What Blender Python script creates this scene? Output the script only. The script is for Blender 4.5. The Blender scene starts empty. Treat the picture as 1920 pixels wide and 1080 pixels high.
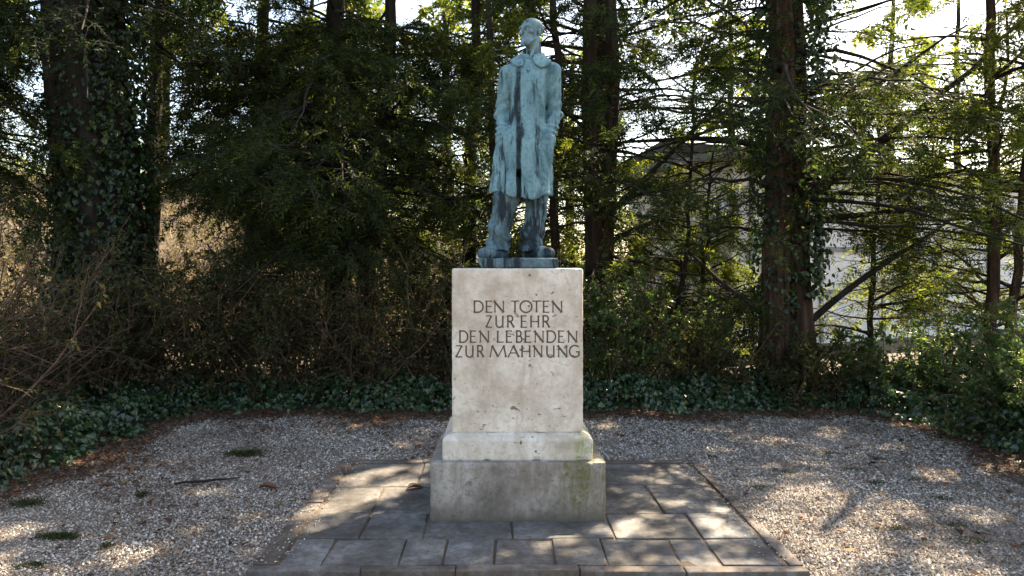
import bpy, bmesh, math
import numpy as np
from mathutils import Vector

# ------------------------------------------------------------------ camera, sky, sun, exposure
scn = bpy.context.scene
COL = scn.collection
EYE, F = 1.6, 1280.0            # eye height in metres; focal length in photo pixels (1920 wide)
cam_d = bpy.data.cameras.new('camera')
cam_d.lens = 24.0; cam_d.sensor_width = 36.0
cam_d.shift_x = 20 / 1920; cam_d.shift_y = -40 / 1920
cam_d.clip_start = 0.05; cam_d.clip_end = 2000
cam = bpy.data.objects.new('camera', cam_d); COL.objects.link(cam)
cam.location = (0, 0, EYE); cam.rotation_euler = (math.radians(90), 0, 0)
scn.camera = cam

SUN_EL = math.radians(47)
SUN_AZ = math.radians(44)       # clockwise from +Y (the view direction): behind the trees, to the right
TO_SUN = np.array([math.sin(SUN_AZ) * math.cos(SUN_EL), math.cos(SUN_AZ) * math.cos(SUN_EL), math.sin(SUN_EL)])
w = bpy.data.worlds.new('World'); scn.world = w; w.use_nodes = True
wn = w.node_tree; bg = wn.nodes['Background']
sky = wn.nodes.new('ShaderNodeTexSky'); sky.sky_type = 'NISHITA'; sky.sun_disc = False
sky.sun_elevation = SUN_EL; sky.sun_rotation = SUN_AZ
sky.air_density = 1.0; sky.dust_density = 1.5; sky.ozone_density = 1.0
wn.links.new(sky.outputs[0], bg.inputs[0]); bg.inputs[1].default_value = 0.10
sl = bpy.data.lights.new('sun', 'SUN'); sl.energy = 5.0; sl.angle = math.radians(0.5); sl.color = (1.0, 0.93, 0.82)
so = bpy.data.objects.new('sun', sl); COL.objects.link(so)
so.rotation_euler = Vector(TO_SUN).to_track_quat('Z', 'Y').to_euler(); so.location = (8, 12, 14)

vs = scn.view_settings
vs.view_transform = 'Standard'; vs.look = 'None'; vs.exposure = 2.55; vs.gamma = 1.0; vs.use_curve_mapping = False
vs.use_white_balance = True; vs.white_balance_temperature = 8000; vs.white_balance_tint = 10
cy = scn.cycles
cy.use_denoising = True
try:
    cy.denoiser = 'OPENIMAGEDENOISE'; cy.denoising_input_passes = 'RGB_ALBEDO_NORMAL'; cy.denoising_prefilter = 'ACCURATE'
except Exception:
    pass
cy.max_bounces = 6; cy.diffuse_bounces = 3; cy.glossy_bounces = 2; cy.transmission_bounces = 4; cy.transparent_max_bounces = 4
cy.caustics_reflective = False; cy.caustics_refractive = False
cy.sample_clamp_indirect = 6.0

RNG = np.random.default_rng(11)
def rng_for(k): return np.random.default_rng(1000 + k)

# ------------------------------------------------------------------ helpers
def at(px, py, Y): return np.array([(px - 940) * Y / F, Y, EYE - (py - 500) * Y / F])
def gx(px, Y): return (px - 940) * Y / F
def norm(v): return v / np.maximum(np.linalg.norm(v, axis=-1, keepdims=True), 1e-9)
def smooth(a, b, x):
    t = np.clip((np.asarray(x, float) - a) / (b - a), 0, 1); return t * t * (3 - 2 * t)

def mesh_data(name, V, Fs, mat=None, smooth_shade=False):
    if isinstance(Fs, np.ndarray) or isinstance(Fs[0], tuple): Fs = [np.asarray(Fs)]
    Fs = [np.asarray(f, np.int32) for f in Fs if len(f)]
    me = bpy.data.meshes.new(name)
    V = np.asarray(V, np.float32)
    nl = sum(f.size for f in Fs); nf = sum(len(f) for f in Fs)
    me.vertices.add(len(V)); me.vertices.foreach_set('co', V.ravel())
    me.loops.add(nl); me.loops.foreach_set('vertex_index', np.concatenate([f.ravel() for f in Fs]))
    sizes = np.concatenate([np.full(len(f), f.shape[1], np.int32) for f in Fs])
    starts = np.concatenate([[0], np.cumsum(sizes)[:-1]]).astype(np.int32)
    me.polygons.add(nf); me.polygons.foreach_set('loop_start', starts)
    me.polygons.foreach_set('use_smooth', np.full(nf, smooth_shade, bool))
    me.update(calc_edges=True)
    if mat: me.materials.append(mat)
    return me
def link(name, data, parent=None):
    o = bpy.data.objects.new(name, data); COL.objects.link(o)
    if parent is not None: o.parent = parent
    return o
def part(name, V, Fs, mat, parent=None, sm=False): return link(name, mesh_data(name, V, Fs, mat, sm), parent)
def thing(name, label, cat, loc=(0, 0, 0), group=None):
    o = link(name, None); o.location = loc; o['label'] = label; o['category'] = cat; o.empty_display_size = 0.2
    if group: o['group'] = group
    return o
def tag(o, label=None, cat=None, group=None, kind=None):
    if label: o['label'] = label
    if cat: o['category'] = cat
    if group: o['group'] = group
    if kind: o['kind'] = kind
    return o

class Soup:
    def __init__(s): s.V = []; s.F = {}; s.n = 0
    def add(s, V, Fa):
        V = np.asarray(V, float).reshape(-1, 3)
        for f in (Fa if isinstance(Fa, list) else [Fa]):
            f = np.asarray(f, np.int64)
            if len(f): s.F.setdefault(f.shape[1], []).append(f + s.n)
        s.V.append(V); s.n += len(V)
    def build(s, name, mat, parent=None, sm=False, origin=None):
        V = np.concatenate(s.V)
        if origin is not None: V = V - np.asarray(origin)
        return part(name, V, [np.concatenate(v) for v in s.F.values()], mat, parent, sm)

def tubes(P, R, sides=4):
    """P (N,K,3) centre lines, R (N,K) radii -> quads"""
    P = np.asarray(P, float); N, K, _ = P.shape
    T = norm(np.gradient(P, axis=1))
    mean = norm(P[:, -1] - P[:, 0])
    ref = np.where((np.abs(mean[:, 2:3]) > 0.8), np.array([[1.0, 0.1, 0]]), np.array([[0, 0, 1.0]]))
    U = norm(np.cross(T, np.repeat(ref[:, None], K, 1))); W = np.cross(T, U)
    a = np.arange(sides) * 2 * np.pi / sides
    ring = U[:, :, None] * np.cos(a)[None, None, :, None] + W[:, :, None] * np.sin(a)[None, None, :, None]
    V = P[:, :, None] + ring * np.asarray(R)[:, :, None, None]
    i = (np.arange(N) * K * sides)[:, None, None] + (np.arange(K - 1) * sides)[None, :, None]
    j = np.arange(sides); j2 = (j + 1) % sides
    q = np.stack([i + j, i + j2, i + sides + j2, i + sides + j], -1)
    return V.reshape(-1, 3), q.reshape(-1, 4)

def lines(rng, B, D, L, K=6, droop=0.2, wig=0.06):
    B = np.asarray(B, float); N = len(B)
    s = np.linspace(0, 1, K)[None, :, None]
    L = np.asarray(L, float).reshape(-1, 1, 1)
    P = B[:, None] + D[:, None] * L * s
    P[:, :, 2] -= (np.broadcast_to(np.asarray(droop, float).reshape(-1, 1), (N, 1)) * L[:, :, 0] * s[:, :, 0] ** 2)
    n = rng.normal(0, wig, (N, K, 3)); n[:, 0] = 0
    return P + np.cumsum(n, 1) * L / math.sqrt(K)

def along(P, s):
    """points and tangents on polylines P (N,K,3) at s (N,)"""
    K = P.shape[1]; f = np.clip(s, 0, 0.999) * (K - 1); i = f.astype(int); t = (f - i)[:, None]
    r = np.arange(len(P)); a, b = P[r, i], P[r, i + 1]
    return a * (1 - t) + b * t, norm(b - a)

def offshoots(rng, P, L, per, smin, smax, ang, flat, lf, K=5, droop=0.25, wig=0.05, upb=0.0):
    """child lines: per children on every line"""
    idx = np.repeat(np.arange(len(P)), per); N = len(idx)
    s = rng.uniform(smin, smax, N)
    B, T = along(P[idx], s)
    side = np.where(rng.random(N) < 0.5, -1.0, 1.0)[:, None]
    S = norm(np.cross(T, np.array([[0, 0, 1.0]]) + rng.normal(0, 0.05, (N, 3)))) * side
    rnd = norm(rng.normal(0, 1, (N, 3)))
    S = norm(S * flat + rnd * (1 - flat))
    a = np.radians(rng.uniform(ang[0], ang[1], N))[:, None]
    D = norm(T * np.cos(a) + S * np.sin(a) + np.array([[0, 0, upb]]))
    Lc = np.asarray(L)[idx] * rng.uniform(lf[0], lf[1], N) * (1.15 - 0.6 * s)
    return lines(rng, B, D, Lc, K, droop, wig), Lc

KITE = np.array([[0, 0, 0], [-0.5, 0.45, 0.16], [0, 1, 0], [0.5, 0.45, 0.16]])
IVY = np.array([[0, 0, 0], [-0.55, 0.12, 0.06], [-0.42, 0.52, 0.12], [0, 1, -0.04], [0.42, 0.52, 0.12], [0.55, 0.12, 0.06]])
TRI = np.array([[-0.42, 0, 0], [0.5, 0.12, 0], [0.05, 1, 0]])
def blades(C, D, Nn, ln, wd, kind='kite'):
    """leaf shapes at C pointing along D with face normal about Nn"""
    D = norm(D); S = norm(np.cross(D, Nn)); U = np.cross(S, D)
    T = {'kite': KITE, 'tri': TRI}.get(kind, IVY)
    ln = np.asarray(ln).reshape(-1, 1, 1); wd = np.asarray(wd).reshape(-1, 1, 1)
    V = C[:, None] + S[:, None] * T[None, :, 0:1] * wd + D[:, None] * T[None, :, 1:2] * ln + U[:, None] * T[None, :, 2:3] * wd
    b = (np.arange(len(C)) * len(T))[:, None, None]
    fs = {'kite': np.array([[0, 1, 2], [0, 2, 3]]), 'tri': np.array([[0, 1, 2]])}.get(kind, np.array([[0, 1, 2, 3], [0, 3, 4, 5]]))
    return V.reshape(-1, 3), (b + fs[None]).reshape(-1, fs.shape[1])

def sprays(rng, B, D, ln, n, blade, width, ang=55, flat=0.75):
    """feathered twigs of needles: n blades each"""
    M = len(B)
    up = norm(np.array([[0, 0, 1.0]]) * flat + rng.normal(0, 0.45, (M, 3)))
    S = norm(np.cross(D, up)); Nn = np.cross(S, D)
    t = (np.arange(n) + 0.6) / n
    sd = np.where(np.arange(n) % 2 == 0, 1.0, -1.0)
    C = B[:, None] + D[:, None] * (ln[:, None, None] * t[None, :, None])
    C[:, :, 2] -= (0.22 * ln[:, None] * t[None] ** 2)
    a = np.radians(ang) * (1.1 - 0.55 * t)
    bd = D[:, None] * np.cos(a)[None, :, None] + S[:, None] * (np.sin(a) * sd)[None, :, None]
    bd = bd + rng.normal(0, 0.18, bd.shape)
    bl = blade * (1.1 - 0.5 * t)[None] * rng.uniform(0.7, 1.2, (M, n)) * (ln / ln.mean())[:, None] ** .7
    nn = np.repeat(Nn[:, None], n, 1) + rng.normal(0, 0.3, (M, n, 3))
    return C.reshape(-1, 3), bd.reshape(-1, 3), nn.reshape(-1, 3), bl.ravel(), (bl * width).ravel()

# gaps cut into the crowns to put sun on chosen spots (ground x, y, radius)
GAPS = []
def pruned(C, rng, first=None, shrink=1.0):
    """mask of leaves that do not close one of the crowns' gaps"""
    keep = np.ones(len(C), bool)
    for gxx, gyy, r, tmin in GAPS[:first]:
        d = C - np.array([gxx, gyy, 0.0]); tt = d @ TO_SUN
        perp = np.linalg.norm(d - tt[:, None] * TO_SUN, axis=1)
        keep &= ~((perp < r * shrink) & (tt > tmin))
    return keep

# ------------------------------------------------------------------ materials
def mat(name):
    m = bpy.data.materials.new(name); m.use_nodes = True
    nt = m.node_tree; b = nt.nodes['Principled BSDF']; return m, nt, b
def node(nt, t, **kw):
    n = nt.nodes.new(t)
    for k, v in kw.items():
        if k in n.inputs.keys(): n.inputs[k].default_value = v
        else: setattr(n, k, v)
    return n
def ramp(nt, fac, stops):
    r = nt.nodes.new('ShaderNodeValToRGB'); e = r.color_ramp.elements
    while len(e) < len(stops): e.new(0.5)
    for q, (p, c) in zip(e, stops): q.position = p; q.color = (*c, 1) if len(c) == 3 else c
    nt.links.new(fac, r.inputs[0]); return r.outputs[0]
def noise(nt, scale, detail=4, rough=0.6, stretch=None, coord='Object', dist=0.0):
    tc = nt.nodes.new('ShaderNodeTexCoord'); src = tc.outputs[coord]
    if stretch:
        mp = nt.nodes.new('ShaderNodeMapping'); mp.inputs['Scale'].default_value = stretch
        nt.links.new(src, mp.inputs[0]); src = mp.outputs[0]
    n = node(nt, 'ShaderNodeTexNoise', Scale=scale, Detail=detail, Roughness=rough, Distortion=dist)
    nt.links.new(src, n.inputs['Vector']); return n.outputs['Fac']
def mix(nt, a, b, fac, blend='MIX'):
    m = nt.nodes.new('ShaderNodeMix'); m.data_type = 'RGBA'; m.blend_type = blend
    for s, v in ((0, fac), (6, a), (7, b)):
        if isinstance(v, (int, float)): m.inputs[s].default_value = v
        elif isinstance(v, tuple): m.inputs[s].default_value = (*v, 1)
        else: nt.links.new(v, m.inputs[s])
    return m.outputs[2]
def math_n(nt, op, a, b=0.0, clamp=False):
    m = nt.nodes.new('ShaderNodeMath'); m.operation = op; m.use_clamp = clamp
    for s, v in ((0, a), (1, b)):
        if isinstance(v, (int, float)): m.inputs[s].default_value = v
        else: nt.links.new(v, m.inputs[s])
    return m.outputs[0]
def bump(nt, b, h, strength=0.4, dist=0.01):
    n = node(nt, 'ShaderNodeBump', Strength=strength, Distance=dist)
    nt.links.new(h, n.inputs['Height']); nt.links.new(n.outputs[0], b.inputs['Normal']); return n
def band(nt, v, lo, hi, soft):
    """1 where lo < v < hi"""
    a = node(nt, 'ShaderNodeMapRange'); a.interpolation_type = 'SMOOTHSTEP'
    a.inputs['From Min'].default_value = lo - soft; a.inputs['From Max'].default_value = lo + soft
    c = node(nt, 'ShaderNodeMapRange'); c.interpolation_type = 'SMOOTHSTEP'
    c.inputs['From Min'].default_value = hi - soft; c.inputs['From Max'].default_value = hi + soft
    c.inputs['To Min'].default_value = 1; c.inputs['To Max'].default_value = 0
    nt.links.new(v, a.inputs[0]); nt.links.new(v, c.inputs[0])
    return math_n(nt, 'MULTIPLY', a.outputs[0], c.outputs[0])
def xyz(nt, coord='Object'):
    tc = nt.nodes.new('ShaderNodeTexCoord'); s = nt.nodes.new('ShaderNodeSeparateXYZ')
    nt.links.new(tc.outputs[coord], s.inputs[0]); return s.outputs

def leaf_mat(name, stops, trans=0.35, rough=0.4, gain=1.6, spec=0.5):
    m, nt, b = mat(name)
    g = nt.nodes.new('ShaderNodeNewGeometry')
    c = ramp(nt, g.outputs['Random Per Island'], stops)
    nt.links.new(c, b.inputs['Base Color']); b.inputs['Roughness'].default_value = rough
    b.inputs['Specular IOR Level'].default_value = spec
    t = nt.nodes.new('ShaderNodeBsdfTranslucent')
    tc = mix(nt, c, (gain, gain * 1.02, gain * 0.55), 1.0, 'MULTIPLY')
    nt.links.new(tc, t.inputs[0])
    ms = nt.nodes.new('ShaderNodeMixShader'); ms.inputs[0].default_value = trans
    nt.links.new(b.outputs[0], ms.inputs[1]); nt.links.new(t.outputs[0], ms.inputs[2])
    nt.links.new(ms.outputs[0], nt.nodes['Material Output'].inputs[0])
    return m
M = {}
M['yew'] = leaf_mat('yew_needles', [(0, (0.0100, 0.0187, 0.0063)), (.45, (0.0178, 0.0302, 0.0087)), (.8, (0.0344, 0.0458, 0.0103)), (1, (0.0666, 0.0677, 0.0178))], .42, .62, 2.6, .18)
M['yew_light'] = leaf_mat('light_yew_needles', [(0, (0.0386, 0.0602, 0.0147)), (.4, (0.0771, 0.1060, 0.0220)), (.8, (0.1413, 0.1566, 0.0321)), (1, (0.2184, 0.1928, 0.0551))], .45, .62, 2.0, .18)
M['pine'] = leaf_mat('dark_needles', [(0, (0.0081, 0.0151, 0.0067)), (.6, (0.0161, 0.0265, 0.0096)), (1, (0.0403, 0.0454, 0.0144))], .3, .62, 1.6, .18)
M['ivy'] = leaf_mat('ivy_leaves', [(0, (0.0119, 0.0323, 0.0153)), (.5, (0.0221, 0.0527, 0.0221)), (.85, (0.0425, 0.0850, 0.0289)), (1, (0.0935, 0.1275, 0.0425))], .25, .3, 1.8, .6)
M['ivy_tree'] = leaf_mat('climbing_ivy_leaves', [(0, (0.0084, 0.0224, 0.0098)), (.6, (0.0182, 0.0434, 0.0140)), (1, (0.0560, 0.0910, 0.0210))], .4, .32, 2.0, .55)
M['bush'] = leaf_mat('bush_leaves', [(0, (0.0157, 0.0265, 0.0101)), (.45, (0.0314, 0.0441, 0.0146)), (.75, (0.0666, 0.0625, 0.0196)), (1, (0.1098, 0.0809, 0.0336))], .35, .62, 1.7, .18)
M['bush_green'] = leaf_mat('green_bush_leaves', [(0, (0.0224, 0.0490, 0.0184)), (.5, (0.0510, 0.0898, 0.0265)), (.85, (0.1020, 0.1428, 0.0408)), (1, (0.1632, 0.1632, 0.0714))], .45, .35, 2.0)
M['dry'] = leaf_mat('dry_leaves', [(0, (.1, .075, .05)), (.5, (.2, .16, .11)), (1, (.34, .28, .2))], .35, .7, 1.2, .2)
M['litter'] = leaf_mat('brown_litter', [(0, (.03, .016, .01)), (.5, (.075, .036, .02)), (.85, (.13, .068, .036)), (1, (.24, .15, .085))], .1, .8, 1.0, .2)
M['moss'] = leaf_mat('moss_blades', [(0, (.03, .022, .014)), (.3, (.022, .034, .012)), (.7, (.045, .065, .02)), (1, (.09, .085, .035))], .2, .7, 1.2, .2)

def bark_mat(name, c0, c1, c2, sc=9, st=(1, 1, .16), bmp=.6):
    m, nt, b = mat(name)
    n = noise(nt, sc, 6, .65, st, dist=.4); n2 = noise(nt, 2.2, 3)
    c = ramp(nt, n, [(.3, c0), (.5, c1), (.72, c2)])
    c = mix(nt, c, c0, math_n(nt, 'MULTIPLY', n2, .6))
    nt.links.new(c, b.inputs['Base Color']); b.inputs['Roughness'].default_value = .9; b.inputs['Specular IOR Level'].default_value = .2
    bump(nt, b, n, bmp, .03); return m
M['yew_bark'] = bark_mat('yew_bark', (.018, .010, .007), (.065, .034, .022), (.17, .10, .07), 16, (1, 1, .11), 1.0)
M['dark_bark'] = bark_mat('dark_bark', (.010, .008, .006), (.024, .018, .014), (.05, .04, .03))
M['red_dark_bark'] = bark_mat('dark_red_bark', (.012, .008, .006), (.038, .022, .016), (.095, .06, .044), 16, (1, 1, .11), 1.0)
M['twig'] = bark_mat('brown_twigs', (.05, .03, .02), (.12, .075, .05), (.25, .17, .12), 20, None, .1)
M['dry_twig'] = bark_mat('pale_twigs', (.14, .1, .075), (.26, .2, .155), (.4, .33, .27), 20, None, .1)

def stone_mat(name, base, dark, light, streak=None, green=None, dirt_z=None, pits=0.0, rough=.85, vary=False):
    m, nt, b = mat(name)
    n1 = noise(nt, 3.5, 8, .7); n2 = noise(nt, 26, 6, .7); n3 = noise(nt, 7, 5, .7, (1, 1, .28), dist=.6)
    c = ramp(nt, n1, [(.36, dark), (.5, base), (.64, light)])
    c = mix(nt, c, dark, ramp(nt, n2, [(.5, (0, 0, 0)), (.66, (.7, .7, .7))]))
    if streak: c = mix(nt, c, streak, ramp(nt, n3, [(.48, (0, 0, 0)), (.64, (.7, .7, .7))]))
    h = math_n(nt, 'ADD', math_n(nt, 'MULTIPLY', n2, .5), n1)
    if pits:
        pn = noise(nt, 30, 2, .5, (.7, 1, 1.1), dist=.5); pm = noise(nt, 3.2, 3)
        pf = math_n(nt, 'MULTIPLY', ramp(nt, pn, [(.655, (0, 0, 0)), (.70, (.9, .9, .9))]), ramp(nt, pm, [(.45, (0, 0, 0)), (.56, (1, 1, 1))]))
        c = mix(nt, c, (.1, .075, .055), math_n(nt, 'MULTIPLY', pf, pits))
        h = math_n(nt, 'SUBTRACT', h, math_n(nt, 'MULTIPLY', pf, 1.5))
    if vary:
        oi = nt.nodes.new('ShaderNodeObjectInfo')
        c = mix(nt, c, ramp(nt, oi.outputs['Random'], [(0, (.78, .75, .72)), (.5, (1, .97, .93)), (1, (1.0, 1.02, 1.05))]), 1.0, 'MULTIPLY')
    s = xyz(nt)
    if green:
        col, x0, x1, z0, z1 = green
        gm = math_n(nt, 'MULTIPLY', band(nt, s[0], x0, x1, .06), band(nt, s[2], z0, z1, .12))
        gm = math_n(nt, 'MULTIPLY', gm, ramp(nt, noise(nt, 9, 6, .75, (1.6, 1, .22)), [(.40, (0, 0, 0)), (.56, (1, 1, 1))]))
        c = mix(nt, c, col, math_n(nt, 'MULTIPLY', gm, ramp(nt, noise(nt, 30, 5, .75), [(.4, (.25, .25, .25)), (.56, (1, 1, 1))])))
    if dirt_z is not None:
        z0, z1, dc = dirt_z
        f = node(nt, 'ShaderNodeMapRange'); f.inputs['From Min'].default_value = z1; f.inputs['From Max'].default_value = z0
        nt.links.new(s[2], f.inputs[0])
        c = mix(nt, c, dc, math_n(nt, 'MULTIPLY', math_n(nt, 'MULTIPLY', f.outputs[0], f.outputs[0]), math_n(nt, 'ADD', n1, .3), True))
    nt.links.new(c, b.inputs['Base Color']); b.inputs['Roughness'].default_value = rough; b.inputs['Specular IOR Level'].default_value = .3
    bump(nt, b, h, .55, .008); return m
M['travertine'] = stone_mat('travertine', (.58, .505, .425), (.40, .335, .27), (.69, .62, .54), (.42, .32, .24), None, None, .9)
M['travertine_step'] = stone_mat('pale_travertine', (.54, .48, .41), (.37, .31, .25), (.66, .61, .55), (.40, .34, .27), ((.21, .23, .085), .36, .5, .3, .62), None, 1.0)
M['base_stone'] = stone_mat('weathered_stone', (.235, .205, .182), (.12, .10, .088), (.36, .325, .295), (.165, .13, .10), ((.115, .105, .035), .26, .6, .02, .6), (.0, .17, (.07, .055, .042)), .5)
M['slab'] = stone_mat('grey_paving', (.115, .112, .11), (.05, .046, .042), (.21, .205, .2), (.075, .062, .05), None, None, .5, .8, vary=True)
M['edge'] = stone_mat('edging_stone', (.115, .10, .09), (.06, .047, .04), (.19, .175, .165), (.08, .055, .045), None, None, .4, vary=True)

m, nt, b = mat('lettering'); b.inputs['Roughness'].default_value = .9
nt.links.new(ramp(nt, noise(nt, 30, 4), [(.3, (.05, .035, .026)), (.7, (.12, .085, .062))]), b.inputs['Base Color']); M['letter'] = m

def bronze(name, light, mid, dark, cover, strip=None):
    m, nt, b = mat(name)
    n1 = noise(nt, 9, 7, .7, (1, 1, .45), dist=.5); n2 = noise(nt, 40, 4, .7); n3 = noise(nt, 6, 5, .7, (2.2, 2.2, .3))
    c = ramp(nt, n1, [(.38, mid), (.5, light), (.64, tuple(min(1, v * 1.25) for v in light))])
    c = mix(nt, c, mid, ramp(nt, n2, [(.48, (0, 0, 0)), (.64, (.5, .5, .5))]))
    n4 = noise(nt, 17, 6, .75, (1, 1, .6)); c = mix(nt, c, dark, ramp(nt, n4, [(.58, (0, 0, 0)), (.68, (.8, .8, .8))]))
    k = ramp(nt, n3, [(cover - .02, (0, 0, 0)), (cover + .05, (.92, .92, .92))])
    c = mix(nt, c, dark, k)
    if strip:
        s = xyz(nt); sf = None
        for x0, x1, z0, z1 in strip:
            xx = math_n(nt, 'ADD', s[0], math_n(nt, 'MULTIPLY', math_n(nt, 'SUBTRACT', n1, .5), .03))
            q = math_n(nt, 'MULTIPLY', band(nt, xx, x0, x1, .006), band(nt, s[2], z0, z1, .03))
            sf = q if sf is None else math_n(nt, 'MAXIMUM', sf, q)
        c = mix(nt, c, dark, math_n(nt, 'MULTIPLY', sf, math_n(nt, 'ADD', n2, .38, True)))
    nt.links.new(c, b.inputs['Base Color']); b.inputs['Roughness'].default_value = .6; b.inputs['Specular IOR Level'].default_value = .12
    bump(nt, b, math_n(nt, 'ADD', n1, math_n(nt, 'MULTIPLY', n2, .4)), .8, .01); return m
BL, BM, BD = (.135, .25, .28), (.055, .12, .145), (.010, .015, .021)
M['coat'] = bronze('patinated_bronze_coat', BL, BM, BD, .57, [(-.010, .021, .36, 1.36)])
M['head'] = bronze('patinated_bronze_head', (.17, .27, .30), (.06, .11, .135), BD, .57)
M['trouser'] = bronze('patinated_bronze_trousers', (.09, .155, .18), (.035, .06, .078), BD, .52)
M['shoe'] = bronze('patinated_bronze_shoes', (.09, .145, .165), (.035, .06, .075), BD, .52)

def plain(name, c0, c1, sc=6, rough=.8, st=None):
    m, nt, b = mat(name)
    n = noise(nt, sc, 5, .65, st); nt.links.new(ramp(nt, n, [(.3, c0), (.7, c1)]), b.inputs['Base Color'])
    b.inputs['Roughness'].default_value = rough; bump(nt, b, n, .3, .01); return m
M['moss_mat'] = plain('moss_mat', (.022, .026, .011), (.05, .055, .02), 60, .95)
M['plaster'] = plain('white_plaster', (.60, .60, .60), (.74, .74, .73), 2)
M['batten'] = plain('grey_painted_wood', (.16, .17, .18), (.24, .25, .26), 8)
M['roof'] = plain('dark_roof', (.05, .048, .045), (.1, .095, .09), 5)
m, nt, b = mat('window_glass'); b.inputs['Base Color'].default_value = (.05, .07, .1, 1); b.inputs['Roughness'].default_value = .05; b.inputs['Specular IOR Level'].default_value = 1.0; b.inputs['Metallic'].default_value = .4; M['glass'] = m
m, nt, b = mat('soil')
n1 = noise(nt, 1.1, 6, .7); n2 = noise(nt, 40, 6, .7)
nt.links.new(mix(nt, ramp(nt, n1, [(.3, (.045, .03, .02)), (.7, (.09, .065, .045))]), (.16, .13, .1), ramp(nt, n2, [(.5, (0, 0, 0)), (.8, (.6, .6, .6))])), b.inputs['Base Color'])
b.inputs['Roughness'].default_value = .95; bump(nt, b, n2, .6, .02); M['soil'] = m
m, nt, b = mat('gravel_bed')
n1 = noise(nt, 90, 5, .7); n2 = noise(nt, 1.3, 4)
nt.links.new(mix(nt, ramp(nt, n1, [(.3, (.07, .06, .05)), (.6, (.17, .15, .135)), (.8, (.3, .28, .26))]), (.08, .05, .035), math_n(nt, 'MULTIPLY', n2, .45)), b.inputs['Base Color'])
b.inputs['Roughness'].default_value = .95; bump(nt, b, n1, .8, .01); M['gravel_bed'] = m
m, nt, b = mat('pebbles')
g = nt.nodes.new('ShaderNodeNewGeometry')
pc = ramp(nt, g.outputs['Random Per Island'], [(0, (.10, .078, .06)), (.25, (.18, .15, .122)), (.6, (.275, .24, .205)), (.88, (.40, .36, .315)), (1, (.60, .56, .51))])
pn = noise(nt, 1.1, 6, .65); pc = mix(nt, pc, (.085, .055, .038), math_n(nt, 'MULTIPLY', ramp(nt, pn, [(.46, (0, 0, 0)), (.64, (1, 1, 1))]), .6))
nt.links.new(pc, b.inputs['Base Color']); b.inputs['Roughness'].default_value = .8; M['pebble'] = m
m, nt, b = mat('joint_soil')
nt.links.new(ramp(nt, noise(nt, 14, 5), [(.35, (.04, .03, .022)), (.55, (.09, .062, .04)), (.75, (.065, .07, .028))]), b.inputs['Base Color']); b.inputs['Roughness'].default_value = .95; M['joint'] = m

# ------------------------------------------------------------------ ground
GZ = -0.035                                   # gravel level; the paving's top is z = 0
def bank_h(X, Y):
    return smooth(10.2, 19, Y) * smooth(2.5, -3.5, X) * 3.1 + smooth(-5.2, -9.5, X) * smooth(6, 9, Y) * 1.1
def court_edge(X, Y):
    """> 0 inside the gravel court, metres from its edge"""
    wob = 0.10 * np.sin(X * 2.1 + 0.4) + 0.07 * np.sin(X * 5.3 + Y * 1.7) + 0.06 * np.sin(Y * 4.1 + 1.0)
    xl, xr, yb = -3.78, 4.55 + 0 * Y, 7.78
    dl, dr, db = X - xl, xr - X, yb - Y
    k = 0.8                                   # rounded corners
    def smin(a, b): h = np.clip(.5 + .5 * (b - a) / k, 0, 1); return b * (1 - h) + a * h - k * h * (1 - h)
    dr = dr - 0.11 * np.maximum(0, 6.8 - Y)
    return smin(smin(dl, dr), db) + wob * .8
ax = np.unique(np.concatenate([np.linspace(-400, -20, 12), np.linspace(-20, 22, 64), np.linspace(22, 400, 12)]))
ay = np.unique(np.concatenate([np.linspace(-60, -2, 8), np.linspace(-2, 26, 50), np.linspace(26, 600, 14)]))
XX, YY = np.meshgrid(ax, ay, indexing='ij'); ZZ = GZ - .02 + bank_h(XX, YY) + .5 * bank_h(XX, YY) * .06 * np.sin(XX * 2.3) * np.sin(YY * 1.9)
nx, ny = XX.shape; I = np.arange(nx * ny).reshape(nx, ny)
Q = np.stack([I[:-1, :-1], I[1:, :-1], I[1:, 1:], I[:-1, 1:]], -1).reshape(-1, 4)
tag(part('ground', np.stack([XX, YY, ZZ], -1).reshape(-1, 3), Q, M['soil'], None, True), kind='structure')

# gravel court bed, a sheet just above the soil, cut to the court's outline
gx_, gy_ = np.linspace(-5.2, 6.0, 180), np.linspace(-3, 9, 190)
XX, YY = np.meshgrid(gx_, gy_, indexing='ij'); I = np.arange(XX.size).reshape(XX.shape)
ins = court_edge(XX, YY) > -0.05
Q = np.stack([I[:-1, :-1], I[1:, :-1], I[1:, 1:], I[:-1, 1:]], -1)
Q = Q[ins[:-1, :-1] & ins[1:, 1:] & ins[1:, :-1] & ins[:-1, 1:]]
ZZ = GZ - .008 + .006 * np.sin(XX * 3.1 + 1) * np.sin(YY * 2.7)
tag(part('gravel_court', np.stack([XX, YY, ZZ], -1).reshape(-1, 3), Q, M['gravel_bed'], None, True), kind='structure')

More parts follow.
